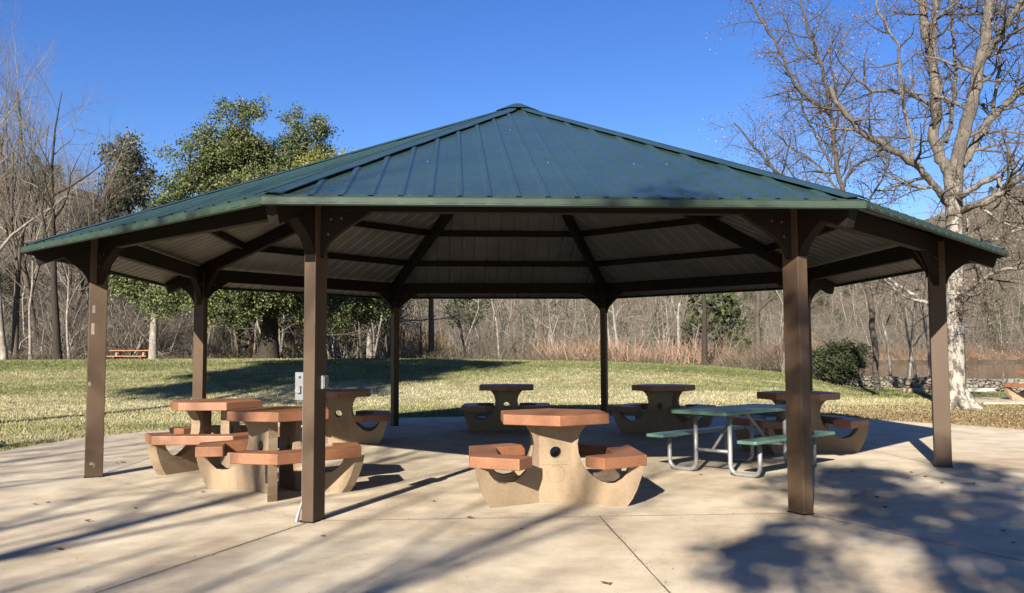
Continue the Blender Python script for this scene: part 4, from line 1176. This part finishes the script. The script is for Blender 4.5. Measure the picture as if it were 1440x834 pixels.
# ------------------------------------------------------------------ rubble wall by the lake and kerb stone
def rubble(name, p0, p1, hgt_, th, seed, label):
    R = random.Random(seed); mb = MB(); d = Vector(p1) - Vector(p0); Ln = d.length; d.normalize(); s = Vector((-d.y, d.x, 0))
    z = 0
    while z < hgt_:
        hh = R.uniform(.07, .13); x = R.uniform(-.1, 0)
        while x < Ln:
            wl = R.uniform(.10, .30); c = Vector(p0) + d * (x + wl / 2) + s * R.uniform(-.06, .06) + Vector((0, 0, z + hh / 2 + R.uniform(-.03, .03)))
            j = lambda: R.uniform(.62, 1.08)
            mb.hexa([c + d * i * wl / 2 * j() + s * jj * th / 2 * j() + Vector((0, 0, kk * hh / 2 * j())) for kk in (-1, 1) for i, jj in ((-1, -1), (1, -1), (1, 1), (-1, 1))])
            x += wl
        z += hh * .93
    o = mb.build(name, m_stone, bevel=.02); tag(o, label, 'wall'); return o
z0 = H(col_at(1300, 36), 36)
rubble('rubble_wall', (col_at(1186, 37.5), 37.5, H(col_at(1186, 37.5), 37.5) - .05), (col_at(1400, 36.5), 36.5, z0 - .1), .38, .5, 4, 'low wall of loose rounded stones between the lawn and the lake')
rubble('stone_pile', (col_at(1398, 33), 33, -.1), (col_at(1475, 32), 32, -.1), .5, .6, 6, 'short darker stretch of stone wall behind the distant table at right')
mb = MB(); mb.box(P(1383, 550, 33) * 1.0, (1.6, .4, .22)); o = mb.build('kerb_block', m_seam, bevel=.02); o.location = (0, 0, 0); tag(o, 'pale flat block lying before the rubble wall right of the big trunk', 'kerb')
mb = MB(); mb.box(P(1292, 549, 33) * 1.0, (1.3, .4, .16)); o = mb.build('kerb_block', m_base, bevel=.02); tag(o, 'tan flat block lying before the rubble wall left of the big trunk', 'kerb')

# orange picnic table far left
y = 44.5; x = col_at(186, y); fo = empty('wooden_picnic_table', (x, y, H(x, y) - .25), rad(4), label='orange wooden picnic table at the far left edge of the lawn', cat='picnic table')
mb = MB(); mb.box((0, 0, .68), (1.9, .75, .05)); mb.build('tabletop', m_redwood, fo, bevel=.01)
for sg in (-1, 1):
    mb = MB(); mb.box((0, sg * .62, .40), (1.9, .26, .05)); mb.build('bench_seat', m_redwood, fo, bevel=.01)
for ex in (-.65, .65):
    for sg in (-1, 1):
        mb = MB(); mb.beam((ex, sg * .55, 0), (ex, sg * .2, .66), .09, .05); mb.build('leg', m_redwood, fo)
    mb = MB(); mb.box((ex, 0, .36), (.05, 1.4, .09)); mb.build('cross_beam', m_redwood, fo)

# ------------------------------------------------------------------ grass blades
def inside(px_, py_, poly):
    c = np.zeros(len(px_), bool); n = len(poly)
    for i in range(n):
        x1, y1 = poly[i]; x2, y2 = poly[(i + 1) % n]
        cond = ((y1 > py_) != (y2 > py_)) & (px_ < (x2 - x1) * (py_ - y1) / (y2 - y1 + 1e-9) + x1); c ^= cond
    return c
r = np.random.default_rng(9); N = 330000
yy = 12.5 + 28 * r.random(N) ** 1.7; uu = r.uniform(-.68, .68, N); xx = uu * yy
slab2 = [(2 + (a - 2) * (1 - .008), 8 + (b_ - 8) * (1 - .008)) for a, b_ in slab]
keep = ~inside(xx, yy, slab2) & ~((xx > 12.9) & (xx < 17.9) & (yy > 24.5) & (yy < 27.5)) & (xx > -24)
xx, yy = xx[keep], yy[keep]; n = len(xx); zz = hgt(xx, yy) - .02
hh = r.uniform(.025, .065, n) * (1 + .5 * (r.random(n) < .1)); a = r.uniform(0, 6.28, n); ww = r.uniform(.004, .009, n) * (1 + (yy - 12) * .05)
le = r.normal(0, .5, (n, 2)) * hh[:, None]
C = np.stack([xx, yy, zz], 1); wv = np.stack([np.cos(a), np.sin(a), np.zeros(n)], 1) * ww[:, None]
V = np.stack([C - wv, C + wv, C + np.stack([le[:, 0], le[:, 1], hh], 1)], 1).reshape(-1, 3)
o = np_mesh('grass', V, np.arange(n * 3).reshape(n, 3), m_grass); tag(o, 'short patchy winter grass, straw coloured and green, round the slab', 'grass', kind='stuff')
# leaf litter on the right-hand grass
def leaves_np(xx, yy, zz, size, seed):
    r = np.random.default_rng(seed); n = len(xx); C = np.stack([xx, yy, zz], 1)
    a = r.uniform(0, 6.28, n); s = size * r.uniform(.6, 1.3, n)
    A = np.stack([np.cos(a), np.sin(a), r.normal(0, .3, n)], 1) * s[:, None]; B = np.stack([-np.sin(a), np.cos(a), r.normal(0, .3, n)], 1) * s[:, None] * .6
    up = np.array([0, 0, 1]) * (s * .35)[:, None]
    return np.stack([C - A, C - B + up, C + A * .9, C + B + up], 1).reshape(-1, 3)
N = 26000; xx = r.uniform(4, 17, N); yy = 15 + 9 * r.random(N) ** 1.6
x3 = r.uniform(-22, 16, 9000); y3 = 13 + 26 * r.random(9000) ** 1.4; xx = np.concatenate([xx, x3]); yy = np.concatenate([yy, y3])
keep = ~inside(xx, yy, slab); xx, yy = xx[keep], yy[keep]
V = leaves_np(xx, yy, hgt(xx, yy) + .02, .022, 2); o = np_mesh('leaf_litter', V, np.arange(len(V)).reshape(-1, 4), m_litter); tag(o, 'brown fallen leaves scattered over the grass at right', 'leaf litter', kind='stuff')
# grit and crumbled leaf bits on the slab, thickest along the joints
r = np.random.default_rng(33); n = 1500
gxx = r.uniform(-7, 12, n); gyy = 4.5 + 13 * r.random(n) ** 1.5
for k_, (p_, q_) in enumerate(((pw(ploc(VA[0], RP)), pw(ploc(VA[0], RP + 4))), (pw(Vector((.33, -5.1, 0))), pw(Vector((.36, -9, 0)))), (pw(ploc(VA[0], RP)), pw(ploc(VA[1], RP))), (pw(ploc(VA[1], RP)), pw(ploc(VA[1], RP + 4))), (pw(ploc(VA[0], RP)), pw(ploc(VA[7], RP))))):
    t_ = r.random(130); gxx = np.concatenate([gxx, p_.x + (q_.x - p_.x) * t_ + r.normal(0, .03, 130)]); gyy = np.concatenate([gyy, p_.y + (q_.y - p_.y) * t_ + r.normal(0, .03, 130)])
V = leaves_np(gxx, gyy, np.full(len(gxx), .004), .0055, 4); o = np_mesh('grit', V, np.arange(len(V)).reshape(-1, 4), m_litter); tag(o, 'fine grit and crumbled leaf bits strewn over the concrete', 'grit', kind='stuff')
R = random.Random(3)
leafs = [(910 / 2, 755), (285, 693), (97 / 2, 710), (135 / 2, 708), (345 / 2, 651), (328 / 2, 652), (122, 734), (84, 774), (733, 745), (855, 822), (1282, 665), (1325, 680), (1167, 665), (1302, 671), (1165, 592), (1258 / 1 - 60, 664), (1370, 681), (1410, 748), (1425, 765), (1234, 700), (1245, 715), (660, 729), (190, 716), (1090, 640), (985, 668), (610, 706)]
for i, (u, v) in enumerate(leafs):
    d = P(u, v, 10) - Vector((0, 0, EYE)); q = Vector((0, 0, EYE)) + d * (-EYE / d.z)
    s = R.uniform(.012, .028); a0 = R.uniform(0, 6.28); n_ = 7; vs = []
    for k in range(n_):
        a1 = a0 + 2 * math.pi * k / n_; rr_ = s * (1.3 if k % 2 == 0 else .6) * (1.4 if k == 0 else 1)
        vs.append((rr_ * math.cos(a1), rr_ * math.sin(a1), .006 + R.uniform(0, .012)))
    vs.append((0, 0, .004)); vs += [(x_, y_, z_ - .0015) for x_, y_, z_ in vs]
    fs = [(n_, k, (k + 1) % n_) for k in range(n_)] + [(2 * n_ + 1, n_ + 1 + (k + 1) % n_, n_ + 1 + k) for k in range(n_)]
    o = mesh('fallen_leaf', vs, fs, m_litter); o.location = (q.x, q.y, .002); tag(o, 'small curled dry brown leaf lying on the concrete', 'leaf', 'dry leaves on the concrete')
# one common reflectance level for all surfaces, matched to the exposure
for m in bpy.data.materials:
    nt = m.node_tree; b = nt.nodes.get('Principled BSDF')
    if b and b.inputs['Base Color'].is_linked:
        src = b.inputs['Base Color'].links[0].from_socket
        nt.links.new(mixc(nt, 1.0, src, (.56, .56, .56), 'MULTIPLY'), b.inputs['Base Color'])
print('objects', len(COL.objects))
